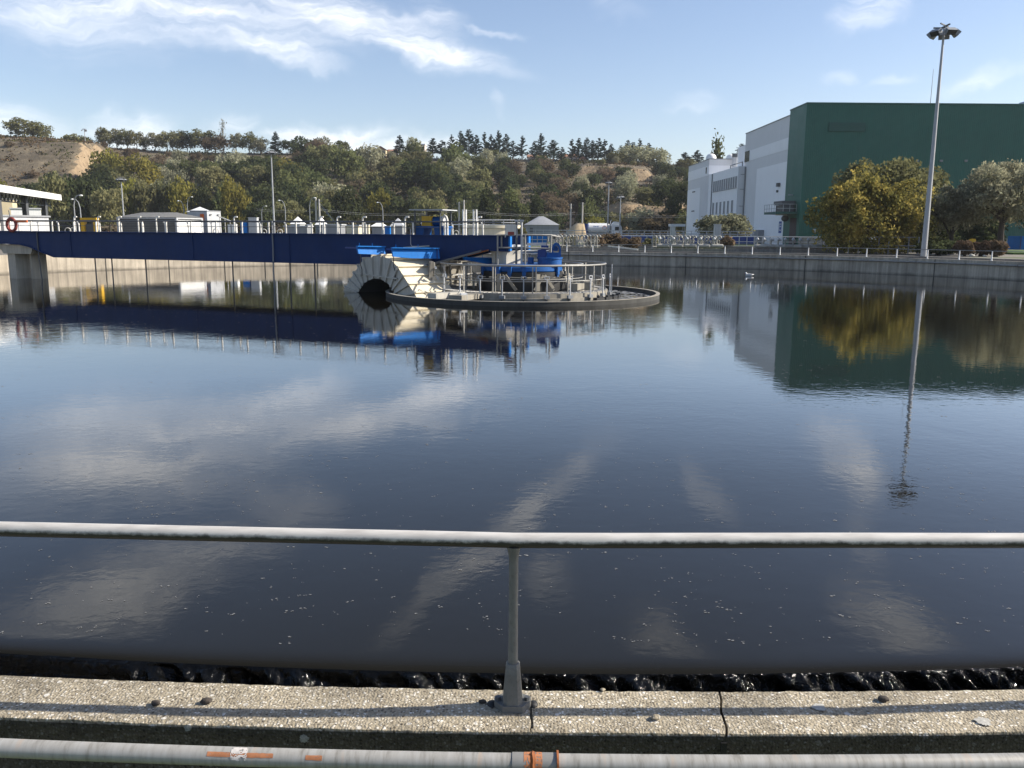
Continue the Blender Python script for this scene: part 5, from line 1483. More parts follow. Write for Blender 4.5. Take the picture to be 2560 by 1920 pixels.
for i, (px, w, top, Y) in enumerate(((1488, 46, 590, 68), (1530, 60, 585, 69), (1580, 50, 594, 68), (1630, 44, 596, 69), (1812, 46, 594, 68), (1300, 34, 572, 80), (1425, 30, 594, 70))):
    bigtree('dry%d' % i, 'deadleaf' if i in (4,) else 'lf_brown' if i < 3 else 'lf_olive', 540 + i, px, Y, w, top, 1100, .11, 'dry_bush',
            ('brown dry bush left of the reed clump', 'tallest brown reedy bush behind the far tank wall', 'brown green bush right of the reed clump', 'yellowish low bush left of the valve row', 'straw coloured bush between the two valve rows', 'small brown bush by the grey shed', 'small bush at the left valve cluster')[i], 'bush', z0=.05, gap=.1, nl=9, lr=.45)

# ---------------------------------------------------------------- lighting masts and lamp posts
def mast(px_b, Y, ztop, r0, r1, label, name='light_mast', heads=6, s=1.0, x=None):
    x = X_(px_b, Y) if x is None else x
    t = thing(name, label, 'light mast', (x, Y, .75))
    h = ztop - .75
    MB().tube([(0, 0, 0), (0, 0, h*.5), (0, 0, h)], [r0, (r0+r1)/2, r1], 10).build('pole', M['galvmast'], t, smooth=50)
    MB().cyl((0, 0, -.02), (0, 0, .06), r0*1.7, n=10).build('foot_plate', M['grey'], t)
    cr = MB()
    R = .50*s
    cr.bar((-R, 0, h + .02*s), (R, 0, h + .02*s), .06*s); cr.bar((0, -R, h + .085*s), (0, R, h + .085*s), .06*s); cr.bar((-R*.7, -R*.7, h + .15*s), (R*.7, R*.7, h + .15*s), .05*s)
    cr.build('cross_arm', M['darkgrey'], t)
    for i in range(heads):
        a = 2*pi*(i + .5)/heads + .45
        m = Matrix.Translation((R*cos(a)*1.02, R*sin(a)*1.02, h - .20*s)) @ Matrix.Rotation(a, 4, 'Z') @ Matrix.Rotation(radians(-48), 4, 'Y')
        hd = MB().prism([(-.13*s, -.14*s), (.13*s, -.14*s), (.10*s, .10*s), (-.10*s, .10*s)], -.24*s, .24*s); hd.xf(m)
        f = hd.build('floodlight', M['grey'], t)
        gl = MB().box((-.115*s, -.215*s, -.155*s), (.115*s, .215*s, -.142*s), m); gl.build('glass', M['dglass'], f)
        MB().tube([m @ V((0, -.26*s, 0)), m @ V((-.02, -.26*s, .2*s)), m @ V((-.02, .26*s, .2*s)), m @ V((0, .26*s, 0))], .016*s, 5).build('yoke', M['lightgrey'], f)
    return t
M['galvmast'] = paint('dull_zinc_mast', (.36,.37,.38), .45, .3, .12, 2, streak=.15)
mast(2314, 48.4, 13.1, .165, .055, 'tall tapering lighting mast with a crown of floodlights at the right', s=1.15, heads=5)
mast(686, 82, Z_(680, 378, 82), .10, .05, 'slim lighting mast with floodlights behind the middle of the bridge', s=.85)
mast(312, 92, Z_(306, 446, 92), .10, .05, 'lighting mast with a white head above the louvred building', s=.8)
mast(1519, 150, Z_(1521, 455, 150), .14, .08, 'taller of the two masts beside the lorry', s=1.0)
mast(1549, 150, Z_(1551, 490, 150), .16, .08, 'shorter mast with a flat double head beside the lorry', s=1.2, heads=2)
mast(231, 322, Z_(230, 324, 322), .2, .12, 'thin mast standing on the ridge above the sand cliff', s=1.6, heads=3)
bpy.context.view_layer.update()
def lamp(px, ytop, Y, dirn, label):
    x = X_(px, Y); t = thing('street_lamp', label, 'lamp post', (x, Y, .75)); h = Z_(px, ytop, Y) - .75
    d = V((cos(dirn), sin(dirn), 0))
    MB().tube([(0, 0, 0), (0, 0, h*.8), d*.12 + V((0, 0, h*.93)), d*.32 + V((0, 0, h*.99)), d*.5 + V((0, 0, h))], [.075, .05, .04, .04, .04], 7).build('post', M['grey'], t, smooth=60)
    MB().sphere(d*.65 + V((0, 0, h - .02)), (.15, .12, .07), 10, 6).build('lamp_head', M['white'], t)
lamp(190, 488, 70, 0, 'curved lamp post nearest the white canopy')
lamp(205, 498, 80, pi, 'curved lamp post just right of the first one')
lamp(463, 502, 110, pi, 'small lamp post with twin look above the louvred roof')
lamp(472, 492, 110, 0, 'lamp post left of the pyramid roof')
lamp(656, 515, 120, 0, 'short faint lamp post left of the central mast')
lamp(715, 501, 100, pi, 'lamp post just right of the central mast')
lamp(776, 494, 100, 0, 'lamp post left of the paired wooden poles')
lamp(958, 506, 110, pi, 'single lamp post in front of the dark trees right of the wooden poles')

def pole(px, ytop, Y, label, group=None, r=.14):
    t = thing('utility_pole', label, 'utility pole', (X_(px, Y), Y, .75), 0, group); h = Z_(px, ytop, Y) - .75
    MB().cyl((0, 0, 0), (0, 0, h), r, r*.7, 8).build('shaft', M['wood'], t)
    cr = MB().bar((-.5, 0, h - .35), (.5, 0, h - .35), .1)
    for s in (-.45, 0, .45): cr.cyl((s, 0, h - .30), (s, 0, h - .1), .05, n=6)
    cr.build('crossarm', M['darkgrey'], t)
    return t, h
poles = []
for px, yt, Y, lab in ((792, 494, 140, 'taller of the paired wooden poles behind the bridge'), (800, 498, 140, 'shorter of the paired wooden poles behind the bridge'),
                       (1148, 505, 150, 'left pole of the pair above the white frames'), (1160, 500, 150, 'right pole of the pair above the white frames'),
                       (1426, 509, 172, 'left pole of the pale pair behind the sand heap'), (1455, 506, 172, 'right pole of the pale pair left of the lorry')):
    poles.append(pole(px, yt, Y, lab, r=.2))
wr = thing('overhead_wires', 'thin overhead wires strung across in front of the hillside', 'wires', at(1300, 535, 172))
def wire(pa, pb, sag, r=.010):
    q = [V(pa).lerp(V(pb), i/14) - V((0, 0, sag*4*(i/14)*(1-i/14))) for i in range(15)]
    MB().tube(q, r, 4).build('wire', M['lightgrey'], wr, world=True)
for dy in (0, 4):
    wire(at(640, 522 + dy, 140), at(796, 522 + dy, 140), .3); wire(at(796, 522 + dy, 140), at(1152, 524 + dy, 150), .8)
    wire(at(1152, 524 + dy, 150), at(1440, 531 + dy, 172), .6); wire(at(1440, 532 + dy, 172), at(1800, 535 + dy, 172), .5)
for dy in (0, 6): wire(at(797, 505 + dy, 140), at(835, 552 + dy*.3, 135), 0, .025)

# ---------------------------------------------------------------- left: canopy and its neighbours
cn = thing('canopy', 'white edged flat canopy on dark steel columns at the left edge', 'canopy', (X_(100, 70), 70, .8))
A = V((X_(161, 75), 75, 0)); Bp = V((X_(0, 57), 57, 0)); dd = (Bp - A).normalized(); nn = V((dd.y, -dd.x, 0))
if nn.x > 0: nn = -nn
zt, zb = Z_(161, 487, 75), Z_(161, 501, 75)
E = Bp + dd*14
q = MB(); q.add([A + V((0,0,zb)), E + V((0,0,zb)), E + nn*.2 + V((0,0,zb)), A + nn*.2 + V((0,0,zb)), A + V((0,0,zt)), E + V((0,0,zt)), E + nn*.2 + V((0,0,zt)), A + nn*.2 + V((0,0,zt))], [(0,1,2,3), (4,5,6,7), (0,1,5,4), (1,2,6,5), (2,3,7,6), (3,0,4,7)])
q.build('fascia', M['white'], cn, world=True)
R8 = [A + nn*.21, E + nn*.21, E + nn*9, A + nn*9]
MB().add([p + V((0,0,zb + .1)) for p in R8] + [p + V((0,0,zb + .22)) for p in R8], [(0,1,2,3), (4,5,6,7), (0,1,5,4), (1,2,6,5), (2,3,7,6), (3,0,4,7)]).build('roof', M['grey'], cn, world=True)
L_ = (E - A).length
for f in (2.2, 8.2, 15.2, 24):
    c = A + dd*f + nn*.9
    MB().bar(c + V((0,0,.8)), c + V((0,0,zb + .09)), .34, .34).build('column', M['darkgrey'], cn, world=True)
    c2 = A + dd*f + nn*7.5
    MB().bar(c2 + V((0,0,.8)), c2 + V((0,0,zb + .09)), .34, .34).build('column', M['darkgrey'], cn, world=True)
tr = MB(); c0 = A + nn*.9
tr.bar(c0 + V((0,0,zb - .5)), c0 + dd*L_ + V((0,0,zb - .5)), .09)
for i in range(int(L_/.9)):
    p = c0 + dd*(.9*i)
    tr.bar(p + V((0,0,zb - .5)), p + dd*.45 + V((0,0,zb + .05)), .06); tr.bar(p + dd*.45 + V((0,0,zb + .05)), p + dd*.9 + V((0,0,zb - .5)), .06)
tr.build('truss', M['darkgrey'], cn, world=True)

def shed(name, label, px0, px1, Y, ytop, depth, mat, rz=0.0, roof=None, rmat='roofgrey', ybase=None, cat='shed', over=.0):
    x0, x1 = X_(px0, Y), X_(px1, Y); zt = Z_(px0, ytop, Y); w = x1 - x0
    t = thing(name, label, cat, (x0, Y, .78), rz)
    h = zt - .78
    MB().box((0, 0, 0), (w, depth, h)).build('wall', M[mat], t)
    if roof == 'gable':
        MB().prism([(-.15, h + .003), (depth + .15, h + .003), (depth/2, h + w*.12 + .35)], -.15, w + .15, 'x').build('roof', M[rmat], t)
    elif roof == 'hip':
        e = .15; rh = roof_h[0]
        q = MB(); i = min(depth, w)*.42
        q.add([(-e,-e,h+.003), (w+e,-e,h+.003), (w+e,depth+e,h+.003), (-e,depth+e,h+.003), (i, depth/2, h+rh), (w-i, depth/2, h+rh)], [(0,1,5,4), (1,2,5), (2,3,4,5), (3,0,4), (3,2,1,0)]); q.build('roof', M[rmat], t)
    elif roof == 'pyramid':
        rh = roof_h[0]
        MB().add([(-.1,-.1,h+.003), (w+.1,-.1,h+.003), (w+.1,depth+.1,h+.003), (-.1,depth+.1,h+.003), (w/2,depth/2,h+rh)], [(0,1,4), (1,2,4), (2,3,4), (3,0,4), (3,2,1,0)]).build('roof', M[rmat], t)
    elif roof == 'flat':
        MB().box((-.1, -.1, h + .003), (w + .1, depth + .1, h + .12)).build('roof', M[rmat], t)
    return t, w, h
roof_h = [1.0]
t, w, h = shed('white_building', 'cream white building behind the canopy columns', 32, 98, 88, 522, 5, 'white', radians(30), 'flat', 'lightgrey', cat='building')
t, w, h = shed('louvred_kiosk', 'pale slatted kiosk left of the life ring', -40, 22, 62, 541, 4, 'lightgrey', radians(-20), 'flat', 'grey', cat='kiosk')
sl = MB()
for i in range(9): sl.box((.05, -.05, .2 + i*.22), (w - .05, -.005, .31 + i*.22))
sl.build('slats', M['white'], t)
t, w, h = shed('upper_building', 'sunlit cream wall seen under the left end of the canopy', -50, 26, 105, 497, 6, 'wallcream', radians(25), 'flat', 'grey', cat='building')

# louvred building with hipped roof, corner towards the tank
Yc = 72.0; cx_ = X_(443, Yc); rz = radians(159)
lb = thing('louvred_building', 'shade darkened louvred plant building with a low hipped roof behind the bridge', 'building', (cx_, Yc, .78), rz)
hw = Z_(443, 543, Yc) - .78; Lw, Dw = 6.3, 3.0
MB().box((0, -Dw, 0), (Lw, 0, hw)).build('wall', M['darkgrey'], lb)
lv = MB()
for i in range(14):
    z = .12 + i*(hw - .3)/14; lv.prism([(.005, z), (.07, z - .02), (.07, z + .02), (.005, z + .1)], .12, Lw - .12, 'x')
lv.build('louvres', M['roofgrey'], lb)  # long side: its shade is put into these dark louvres
lv = MB()
for i in range(14):
    z = .12 + i*(hw - .3)/14; lv.prism([(-.005, z), (-.07, z - .02), (-.07, z + .02), (-.005, z + .1)], -Dw + .1, -.1, 'y')
lv.build('louvres', M['white'], lb)  # short side: same louvres in white to carry the sunlight
cf = MB()
for x, y in ((0, 0), (Lw, 0), (0, -Dw)): cf.box((x - .09, y - .09, 0), (x + .09, y + .09, hw))
cf.box((-.1, -.1 + .02, hw - .14), (Lw + .1, .1, hw)).box((-.1, -Dw, hw - .14), (.1, -.081, hw)).build('corner_posts', M['lightgrey'], lb)
rh = Z_(360, 530, Yc + 1) - .78 - hw
MB().add([(-.15, .15, hw + .003), (Lw + .15, .15, hw + .003), (Lw + .15, -Dw - .15, hw + .003), (-.15, -Dw - .15, hw + .003), (1.3, -Dw/2, hw + rh), (Lw - 1.2, -Dw/2, hw + rh)], [(0, 1, 5, 4), (1, 2, 5), (2, 3, 4, 5), (3, 0, 4), (3, 2, 1, 0)]).build('roof', M['roofgrey'], lb)
t5 = thing('plant_tower', 'pale square tower with an orange alarm box right of the louvred building', 'building', (X_(520, 77), 77, .78), rz)
hh = Z_(520, 529, 77) - .78
MB().box((0, -1.8, 0), (1.9, 0, hh)).build('wall', M['lightgrey'], t5)
MB().box((-.02, -1.82, hh + .002), (1.92, .02, hh + .1)).build('roof_edge', M['grey'], t5)
MB().box((.35, .005, hh - .75), (.65, .16, hh - .2)).build('alarm_box', M['orange'], t5)
for y in (-.5, -1.5): MB().box((-.12, y, hh - .3), (-.005, y + .22, hh - .22)).build('lamp', M['darkgrey'], t5)
roof_h = [Z_(494, 515, 80) - Z_(494, 529, 80)]
shed('pyramid_roof_hut', 'small hut with white pyramid roof behind the pale tower', 471, 518, 80, 530, 1.8, 'lightgrey', 0, 'pyramid', 'white', cat='hut')

# yellow machine frame and odds and ends behind the bridge
ym = thing('gantry', 'yellow steel machine frame beside the curved lamp posts', 'machine', (X_(227, 64), 64, .78))
q = MB(); zt = Z_(227, 550, 64) - .78
for x in (-.5, .42): q.box((x - .1, -.2, 0), (x + .14, .2, zt))
q.box((-.62, -.22, zt + .002), (.58, .22, zt + .16)).build('portal', M['yellow'], ym)
MB().box((-.3, -.05, .6), (.25, .1, zt - .3)).build('guard_plate', M['darkgrey'], ym)
MB().box((-.75, -.3, 0), (.7, .3, .5)).build('base', M['grey'], ym)
def cabinet(px0, px1, y0, Y, mat, label, name='cabinet', depth=.6, door=True):
    x0, x1 = X_(px0, Y), X_(px1, Y); zt = Z_(px0, y0, Y)
    t = thing(name, label, 'cabinet', (x0, Y, .78))
    w = x1 - x0
    MB().box((0, 0, 0), (w, depth, zt - .78)).build('case', M[mat], t)
    MB().box((-.03, -.03, zt - .779), (w + .03, depth + .03, zt - .72)).build('lid', M['lightgrey'], t)
    if door: MB().box((w*.1, -.02, .3), (w*.9, -.003, zt - 1.0)).build('door', M[mat], t)
    return t
cabinet(622, 643, 545, 76, 'lightgrey', 'pale grey cabinet with dark base behind the bridge rail')
cabinet(1788, 1803, 562, 70, 'lightgrey', 'tall grey cabinet with a white label in front of the pale shrub')
cabinet(1678, 1688, 568, 76, 'lightgrey', 'small grey cabinet left of the grey building')
cabinet(602, 618, 555, 76, 'blue', 'blue tank cabinet left of the pale grey cabinet')
cabinet(570, 577, 562, 72, 'white', 'white narrow tank left of its twin near the handrail stair')
cabinet(580, 588, 562, 72, 'white', 'white narrow tank right of its twin near the handrail stair')
cabinet(905, 922, 562, 78, 'cream', 'beige cabinet between the low roofs behind the bridge')
cabinet(962, 975, 566, 78, 'blue', 'blue cabinet left of the grey peaked hut')
cabinet(768, 778, 562, 82, 'lightgrey', 'grey cabinet right of the low white wall')
rl = thing('stair_rail', 'sloping handrail of an outside stair right of the pale tower', 'handrail', (X_(560, 74), 74, .78))
q = MB(); a, b_ = at(546, 541, 74), at(578, 553, 73); q.bar(a, b_, .07)
for f in (.1, .5, .9): p = a.lerp(b_, f); q.bar(p, V((p.x, p.y, .78)), .05)
q.build('rail', M['offwhite'], rl, world=True)
roof_h = [.5]
for px0, px1, Y, yt, mat, rf, lab in ((712, 768, 80, 567, 'grey', 'flat', 'low pale wall block right of the central mast'), (790, 806, 84, 562, 'grey', 'pyramid', 'small grey hut with a white peaked roof behind the bridge middle'),
        (815, 852, 80, 563, 'grey', 'flat', 'low grey shed in the middle behind the bridge'), (866, 896, 86, 565, 'cream', 'flat', 'low cream roofed shed behind the bridge'),
        (930, 958, 82, 566, 'grey', 'hip', 'low shed with a bright white roof behind the bridge'), (978, 1006, 84, 564, 'grey', 'pyramid', 'grey peaked hut left of the pump canopy'),
        (728, 750, 86, 560, 'lightgrey', 'pyramid', 'hut with a shallow white cone roof behind the bridge rail')):
    roof_h = [.75 if rf == 'pyramid' else .45]
    shed('small_shed', lab, px0, px1, Y, yt, 2.2, mat, 0, rf, 'white' if 'white' in lab else 'lightgrey')
for i, px in enumerate((170, 182, 540, 660, 700, 1120, 1140)):
    Y = 66 + i*2; t = thing('valve_stand', ('small valve post left of the yellow frame', 'short white valve post nearest the yellow frame', 'valve post by the stair', 'valve post left of the central mast', 'valve post right of the central mast', 'valve post left of the white frames', 'valve post between pump roof and white frames')[i], 'valve', (X_(px, Y), Y, .78))
    MB().cyl((0, 0, 0), (0, 0, 1.2), .09, n=8).build('stem', M['white'], t)
    MB().tube([(.22*cos(2*pi*j/14), 0, 1.25 + .22*sin(2*pi*j/14)) for j in range(14)], .035, 6, closed=True).build('hand_wheel', M['offwhite'], t)
bt = thing('boat', 'small pale covered skiff behind the bridge near the canopy', 'boat', (X_(125, 60), 60, 1.2), .3)
MB().prism([(-1.2, 0), (1.2, 0), (1.5, .5), (-1.5, .5)], -.5, .5).build('hull', M['lightgrey'], bt)
MB().prism([(-1.3, .503), (1.3, .503), (.8, .68), (-.9, .68)], -.45, .45).build('cover', M['white'], bt)
MB().bar((-1, 0, -.42), (1, 0, -.42), .7, .4).bar((-.8,0,-.25), (-.8,0,0), .5,.1).build('trolley', M['grey'], bt)

# round pale tank with a rail behind the bridge end
tk = thing('thickener_tank', 'pale round concrete tank with a railed walkway behind the bridge end', 'tank', (X_(1232, 95), 98, .78))
zt = Z_(1232, 563, 95) - .78
MB().lathe([(2.9, 0), (2.9, zt - .35), (3.1, zt - .3), (3.1, zt), (2.8, zt), (2.8, zt - .3)], (0, 0, 0), 40).build('shell', M['cream'], tk, smooth=30)
for z in (zt + .3, zt + .6):
    MB().tube([(3.0*cos(2*pi*i/32), 3.0*sin(2*pi*i/32), z) for i in range(32)], .03, 5, closed=True).build('handrail', M['lightgrey'], tk)
for i in range(16):
    a = 2*pi*i/16; MB().bar((3.0*cos(a), 3.0*sin(a), zt), (3.0*cos(a), 3.0*sin(a), zt + .6), .05).build('rail_post', M['lightgrey'], tk)
MB().bar((-5.2, 0, zt + .06), (3, 0, zt + .06), 1.0, .1).build('walkway', M['white'], tk)

# grey shed, sand, lorry
roof_h = [1.2]
t, w, h = shed('grey_shed', 'grey sheet metal shed with clipped gable left of the sand heap', 1320, 1397, 118, 562, 6, 'grey', radians(4), 'hip', 'grey')
MB().box((w*.78, -.03, .4), (w*.9, -.004, 1.0)).build('window', M['dglass'], t)
MB().box((w*.06, -.03, 1.0), (w*.16, -.004, 1.9)).build('vent', M['darkgrey'], t)
sh = MB(); nx = 24
for j in range(13):
    for i in range(nx+1):
        u, v_ = i/nx, j/12; hgt = sst(0, .75, u)*(1 - sst(.93, 1, u))*sin(pi*v_)**.7*2.9
        sh.v.append(V((X_(1390, 150) + u*5.2, 146 + v_*8, .78 + hgt + .12*noise.noise(V((i*.7, j*.9, 0)))*min(1, hgt))))
for j in range(12):
    for i in range(nx): sh.f.append((j*(nx+1)+i, j*(nx+1)+i+1, (j+1)*(nx+1)+i+1, (j+1)*(nx+1)+i))
tag(sh.build('sand_heap', M['sandheap'], smooth=80), 'long heap of yellow sand left of the tank lorry', 'heap')

lo = thing('tank_lorry', 'white tank lorry with a blue rear hose end parked facing right', 'lorry', (X_(1458, 165), 165, .8))
MB().box((.2, -1.1, .75), (7.3, 1.1, .98)).build('chassis', M['darkgrey'], lo)
tkm = MB().cyl((.95, 0, 2.0), (4.75, 0, 2.0), .98, n=24).cyl((.72, 0, 2.0), (.95, 0, 2.0), .75, .98, 24).cyl((4.75, 0, 2.0), (4.95, 0, 2.0), .98, .75, 24)
tb = tkm.build('tank', M['white'], lo, smooth=40)
rb = MB()
for i in range(6): rb.cbox((1.1 + i*.68, 0, 2.98), (.35, .5, .16))
rb.build('manhole_row', M['white'], tb)
M['logo_blue'] = paint('logo_blue', (.03, .09, .35), .5); M['logo_red'] = paint('logo_orange', (.55, .2, .1), .5)
tx = bpy.data.curves.new('lettering', 'FONT'); tx.body = 'SNF'; tx.size = .62; tx.extrude = .01; tx.align_x = 'CENTER'
to = bpy.data.objects.new('lettering', tx); COL.objects.link(to)
dg = bpy.context.evaluated_depsgraph_get(); me = bpy.data.meshes.new_from_object(to.evaluated_get(dg)); bpy.data.objects.remove(to)
me.materials.clear(); me.materials.append(M['logo_blue'])
lt = bpy.data.objects.new('lettering', me); COL.objects.link(lt); lt.parent = tb; lt.location = (2.35, -.96, 2.1); lt.rotation_euler = (radians(78), 0, 0)
MB().tube([(3.95 + .36*cos(2*pi*i/24), -.965 + .07*abs(sin(2*pi*i/24))*(1 if sin(2*pi*i/24) > 0 else .3), 2.15 + .36*sin(2*pi*i/24)) for i in range(24)], .05, 6, closed=True).build('round_emblem', M['logo_red'], tb)
MB().box((-.1, -1.0, 1.0), (.7, 1.0, 2.9)).build('rear_cabinet', M['navy'], lo)
MB().box((1.0, -1.15, .55), (3.8, -1.0, .95)).build('side_guard', M['lightgrey'], lo)
cab = MB().prism([(5.3, .6), (7.25, .6), (7.3, 1.5), (7.1, 2.45), (6.9, 2.75), (5.3, 2.75)], -1.15, 1.15).build('cab', M['white'], lo)
MB().prism([(5.35, 2.753), (6.95, 2.753), (6.6, 3.25), (5.8, 3.3)], -1.05, 1.05).build('wind_deflector', M['white'], cab)
MB().box((5.9, -1.165, 1.55), (6.9, -1.152, 2.35)).build('side_window', M['dglass'], cab)
MB().add([(7.31, -1, 1.55), (7.31, 1, 1.55), (7.125, 1, 2.43), (7.125, -1, 2.43)], [(0, 1, 2, 3)]).build('windscreen', M['dglass'], cab)
MB().box((7.2, -1.35, 1.7), (7.3, -1.17, 2.2)).build('mirror', M['darkgrey'], cab)
MB().tube([(5.15, 0, 1.0), (5.15, 0, 3.4), (5.35, 0, 3.6)], .08, 8).build('exhaust', M['lightgrey'], lo)
for x in (1.3, 2.3, 6.2):
    for s in (-1, 1):
        wh = MB().cyl((x, s*.8, .5), (x, s*1.12, .5), .5, n=18).build('wheel', M['black'], lo)
        MB().cyl((x, s*1.12, .5), (x, s*1.135, .5), .27, n=12).build('rim', M['lightgrey'], wh)
fr_ = thing('white_roof_shelter', 'low shelter with a bright white roof at the foot of the grey building', 'shelter', (X_(1676, 140), 140, .78))
MB().box((0, 0, 2.35), (2.4, 2, 2.75)).build('roof', M['white'], fr_)
for x in (.1, 2.3): 
    for y in (.1, 1.9): MB().bar((x, y, 0), (x, y, 2.348), .1).build('post', M['grey'], fr_)

# ---------------------------------------------------------------- works behind the far right wall
fb2 = thing('far_scraper_bridge', 'second dark blue bridge beam low behind the valve rows', 'bridge', (X_(1600, 86), 86, 1.2))
x0, x1 = X_(1460, 86), X_(1885, 86); zt, zb = Z_(1600, 588, 86), Z_(1600, 607, 86)
MB().box((x0, 86, zb), (x1, 86.1, zt)).build('girder', M['navy'], fb2, world=True)
MB().box((x0, 86.11, zb + .3), (x1, 87.2, zb + .36)).build('deck', M['lightgrey'], fb2, world=True)
x00 = X_(1300, 86)
for z in (Z_(1600, 577, 86), Z_(1600, 584, 86)): MB().bar((x00, 86.2, z), (x1, 86.2, z), .06).build('handrail', M['lightgrey'], fb2, world=True)
n = 30
for i in range(n+1):
    x = x00 + (x1-x00)*i/n; MB().bar((x, 86.2, zt - .1), (x, 86.2, Z_(1600, 577, 86)), .06).build('post', M['lightgrey'], fb2, world=True)
bx0, bx1 = X_(1318, 84), X_(1369, 84)
bs = thing('blue_sluice', 'blue panelled sluice box in a pale frame behind the drive platform', 'sluice', ((bx0+bx1)/2, 84, .78))
MB().box((bx0, 84, Z_(1340, 607, 84)), (bx1, 84.3, Z_(1340, 589, 84))).build('panel', M['blue'], bs, world=True)
q = MB()
for f in (0, .25, .5, .75, 1): q.box((bx0 + (bx1-bx0)*f - .03, 83.93, .78), (bx0 + (bx1-bx0)*f + .03, 83.995, Z_(1340, 589, 84)))
for z in (Z_(1340, 588.5, 84), Z_(1340, 599, 84), Z_(1340, 607.5, 84)): q.box((bx0, 83.9, z - .03), (bx1, 83.928, z + .03))
q.build('frame', M['lightgrey'], bs, world=True)

rw = thing('railing', 'long white three rail fence behind the valve rows', 'railing', (X_(1800, 70), 70, .8))
xa, xb = X_(1425, 70), X_(2120, 70); zt = Z_(1700, 590, 70)
for z, r in ((zt, .035), (zt - .42, .028), (zt - .8, .02)): MB().bar((xa, 70, z), (xb, 70, z), r*2).build('rail', M['white' if r > .03 else 'lightgrey'], rw, world=True)
for i in range(37):
    x = xa + (xb-xa)*i/36; MB().bar((x, 70.06, .7), (x, 70.06, zt - .03), .06).build('post', M['lightgrey'], rw, world=True)
cw = thing('concrete_trough', 'long low concrete trough wall under the valve rows', 'wall', (X_(1700, 64), 64, .78))
MB().box((X_(1375, 64.5), 64.5, .7), (X_(2115, 64.5), 64.8, 1.02)).build('wall', M['concdark'], cw, world=True)
MB().box((X_(1375, 68), 67.6, .7), (X_(2115, 68), 67.9, 1.15)).build('back_wall', M['concdark'], cw, world=True)
MB().bar(at(1520, 615, 63.9), at(1595, 624, 63.2), .10).build('lying_pipe', M['offwhite'], cw, world=True)

def riser(kind):
    t = thing('riser_pipe', None, 'pipe', (0, 0, 0))
    if kind == 0:
        MB().tube([(0, 0, 0), (0, 0, .95), (.03, -.03, 1.08), (.12, -.1, 1.16), (.22, -.16, 1.12), (.26, -.19, 1.0)], .065, 9).build('bent_pipe', M['pipegrey'], t, smooth=70)
        MB().tube([(.15*cos(2*pi*j/14) + .02, -.14, .72 + .15*sin(2*pi*j/14)) for j in range(14)], .025, 6, closed=True).build('hand_wheel', M['pipegrey'], t)
        MB().cyl((0, -.14, .72), (0, .02, .72), .04, n=8).build('spindle', M['grey'], t)
        MB().cyl((-.02, 0, .30), (.28, 0, .30), .085, n=10).build('branch', M['pipegrey'], t)
    else:
        MB().tube([(0, 0, 0), (0, 0, .5), (0, 0, .8), (.06, -.04, .88), (.2, -.06, .9)], .055, 8).build('bent_pipe', M['pipegrey'], t, smooth=70)
        MB().sphere((.0, 0, .95), (.12, .12, .13), 10, 7).build('valve_cap', M['lightgrey'], t)
        MB().cyl((-.1, 0, .42), (.62, 0, .42), .15, n=14).sphere((.62, 0, .42), (.12, .15, .15), 12, 7).sphere((-.1, 0, .42), (.12, .15, .15), 12, 7).build('air_vessel', M['pipegrey'], t, smooth=70)
        for x in (0, .5): MB().bar((x, 0, 0), (x, 0, .3), .06).build('stand', M['grey'], t)
    return t
P0, P1 = riser(0), riser(1)
used = {0: False, 1: False}
def put(kind, px, Y, label, group, rz):
    src = (P0, P1)[kind]
    o = src if not used[kind] else copy_tree(src)
    used[kind] = True
    o.location = (X_(px, Y), Y, .8); o.rotation_euler = (0, 0, rz); o['label'] = label; o['group'] = group
rq = random.Random(3)
for i in range(14): put(0, 1382 + i*8.6 + rq.uniform(-1.5, 1.5), 66.5 + rq.uniform(-.6, .6), 'bent grey riser pipe with hand wheel in the left pipe cluster', 'riser pipes in the left cluster', rq.uniform(-.4, .4))
for i in range(18): put(0, 1632 + i*9.4 + rq.uniform(-2, 2), 66.2 + rq.uniform(-.6, .6), 'bent grey riser pipe with hand wheel in the middle pipe row', 'riser pipes in the middle row', rq.uniform(-.4, .4))
for i in range(12): put(1, 1892 + i*18.5 + rq.uniform(-3, 3), 65.8 + rq.uniform(-.4, .4), 'grey pipe stand with horizontal air vessel in the right pipe row', 'air vessel stands in the right row', rq.uniform(-.3, .3))
for i in range(5): put(1, 1650 + i*34, 65.4, 'grey pipe stand with horizontal air vessel among the bent pipes', 'air vessel stands in the middle row', rq.uniform(-.2, .2))
bpy.context.view_layer.update()

# right corner: railings in the tree shade, post box, lawn
rr2 = thing('railing', 'dark grey railing in the shade under the yellow tree', 'railing', (X_(2230, 61), 61, .8))
for z in (2.0, 1.4): MB().bar((X_(2125, 61), 61, z), (X_(2300, 61), 61, z), .05).build('rail', M['grey'], rr2, world=True)
for i in range(8):
    x = X_(2125, 61) + (X_(2300, 61) - X_(2125, 61))*i/7; MB().bar((x, 61.05, .7), (x, 61.05, 2.0), .06).build('post', M['grey'], rr2, world=True)
MB().cbox((X_(2185, 60.9), 60.9, 1.9), (.42, .03, .2)).build('label_plate', M['white'], rr2, world=True)
yb = thing('post_box', 'yellow rounded box on a post among the brown shrubs', 'box', (X_(2433, 58.5), 58.5, .76))
zt = Z_(2433, 597, 58.5) - .76
MB().bar((0, 0, 0), (0, 0, zt - .3), .08).build('stand', M['lightgrey'], yb)
MB().prism([(-.18, zt - .32), (.18, zt - .32), (.19, zt - .08), (.12, zt), (-.12, zt), (-.19, zt - .08)], -.12, .12).build('case', M['yellow'], yb)
lw = MB(); 
lw.box((X_(2490, 66), 63.5, .7), (X_(2800, 66), 72, .93)); tag(lw.build('lawn', paint('lawn_grass', (.07, .13, .025), .95, 0, .3, 3, bump=.6, bscale=20)), kind='structure')
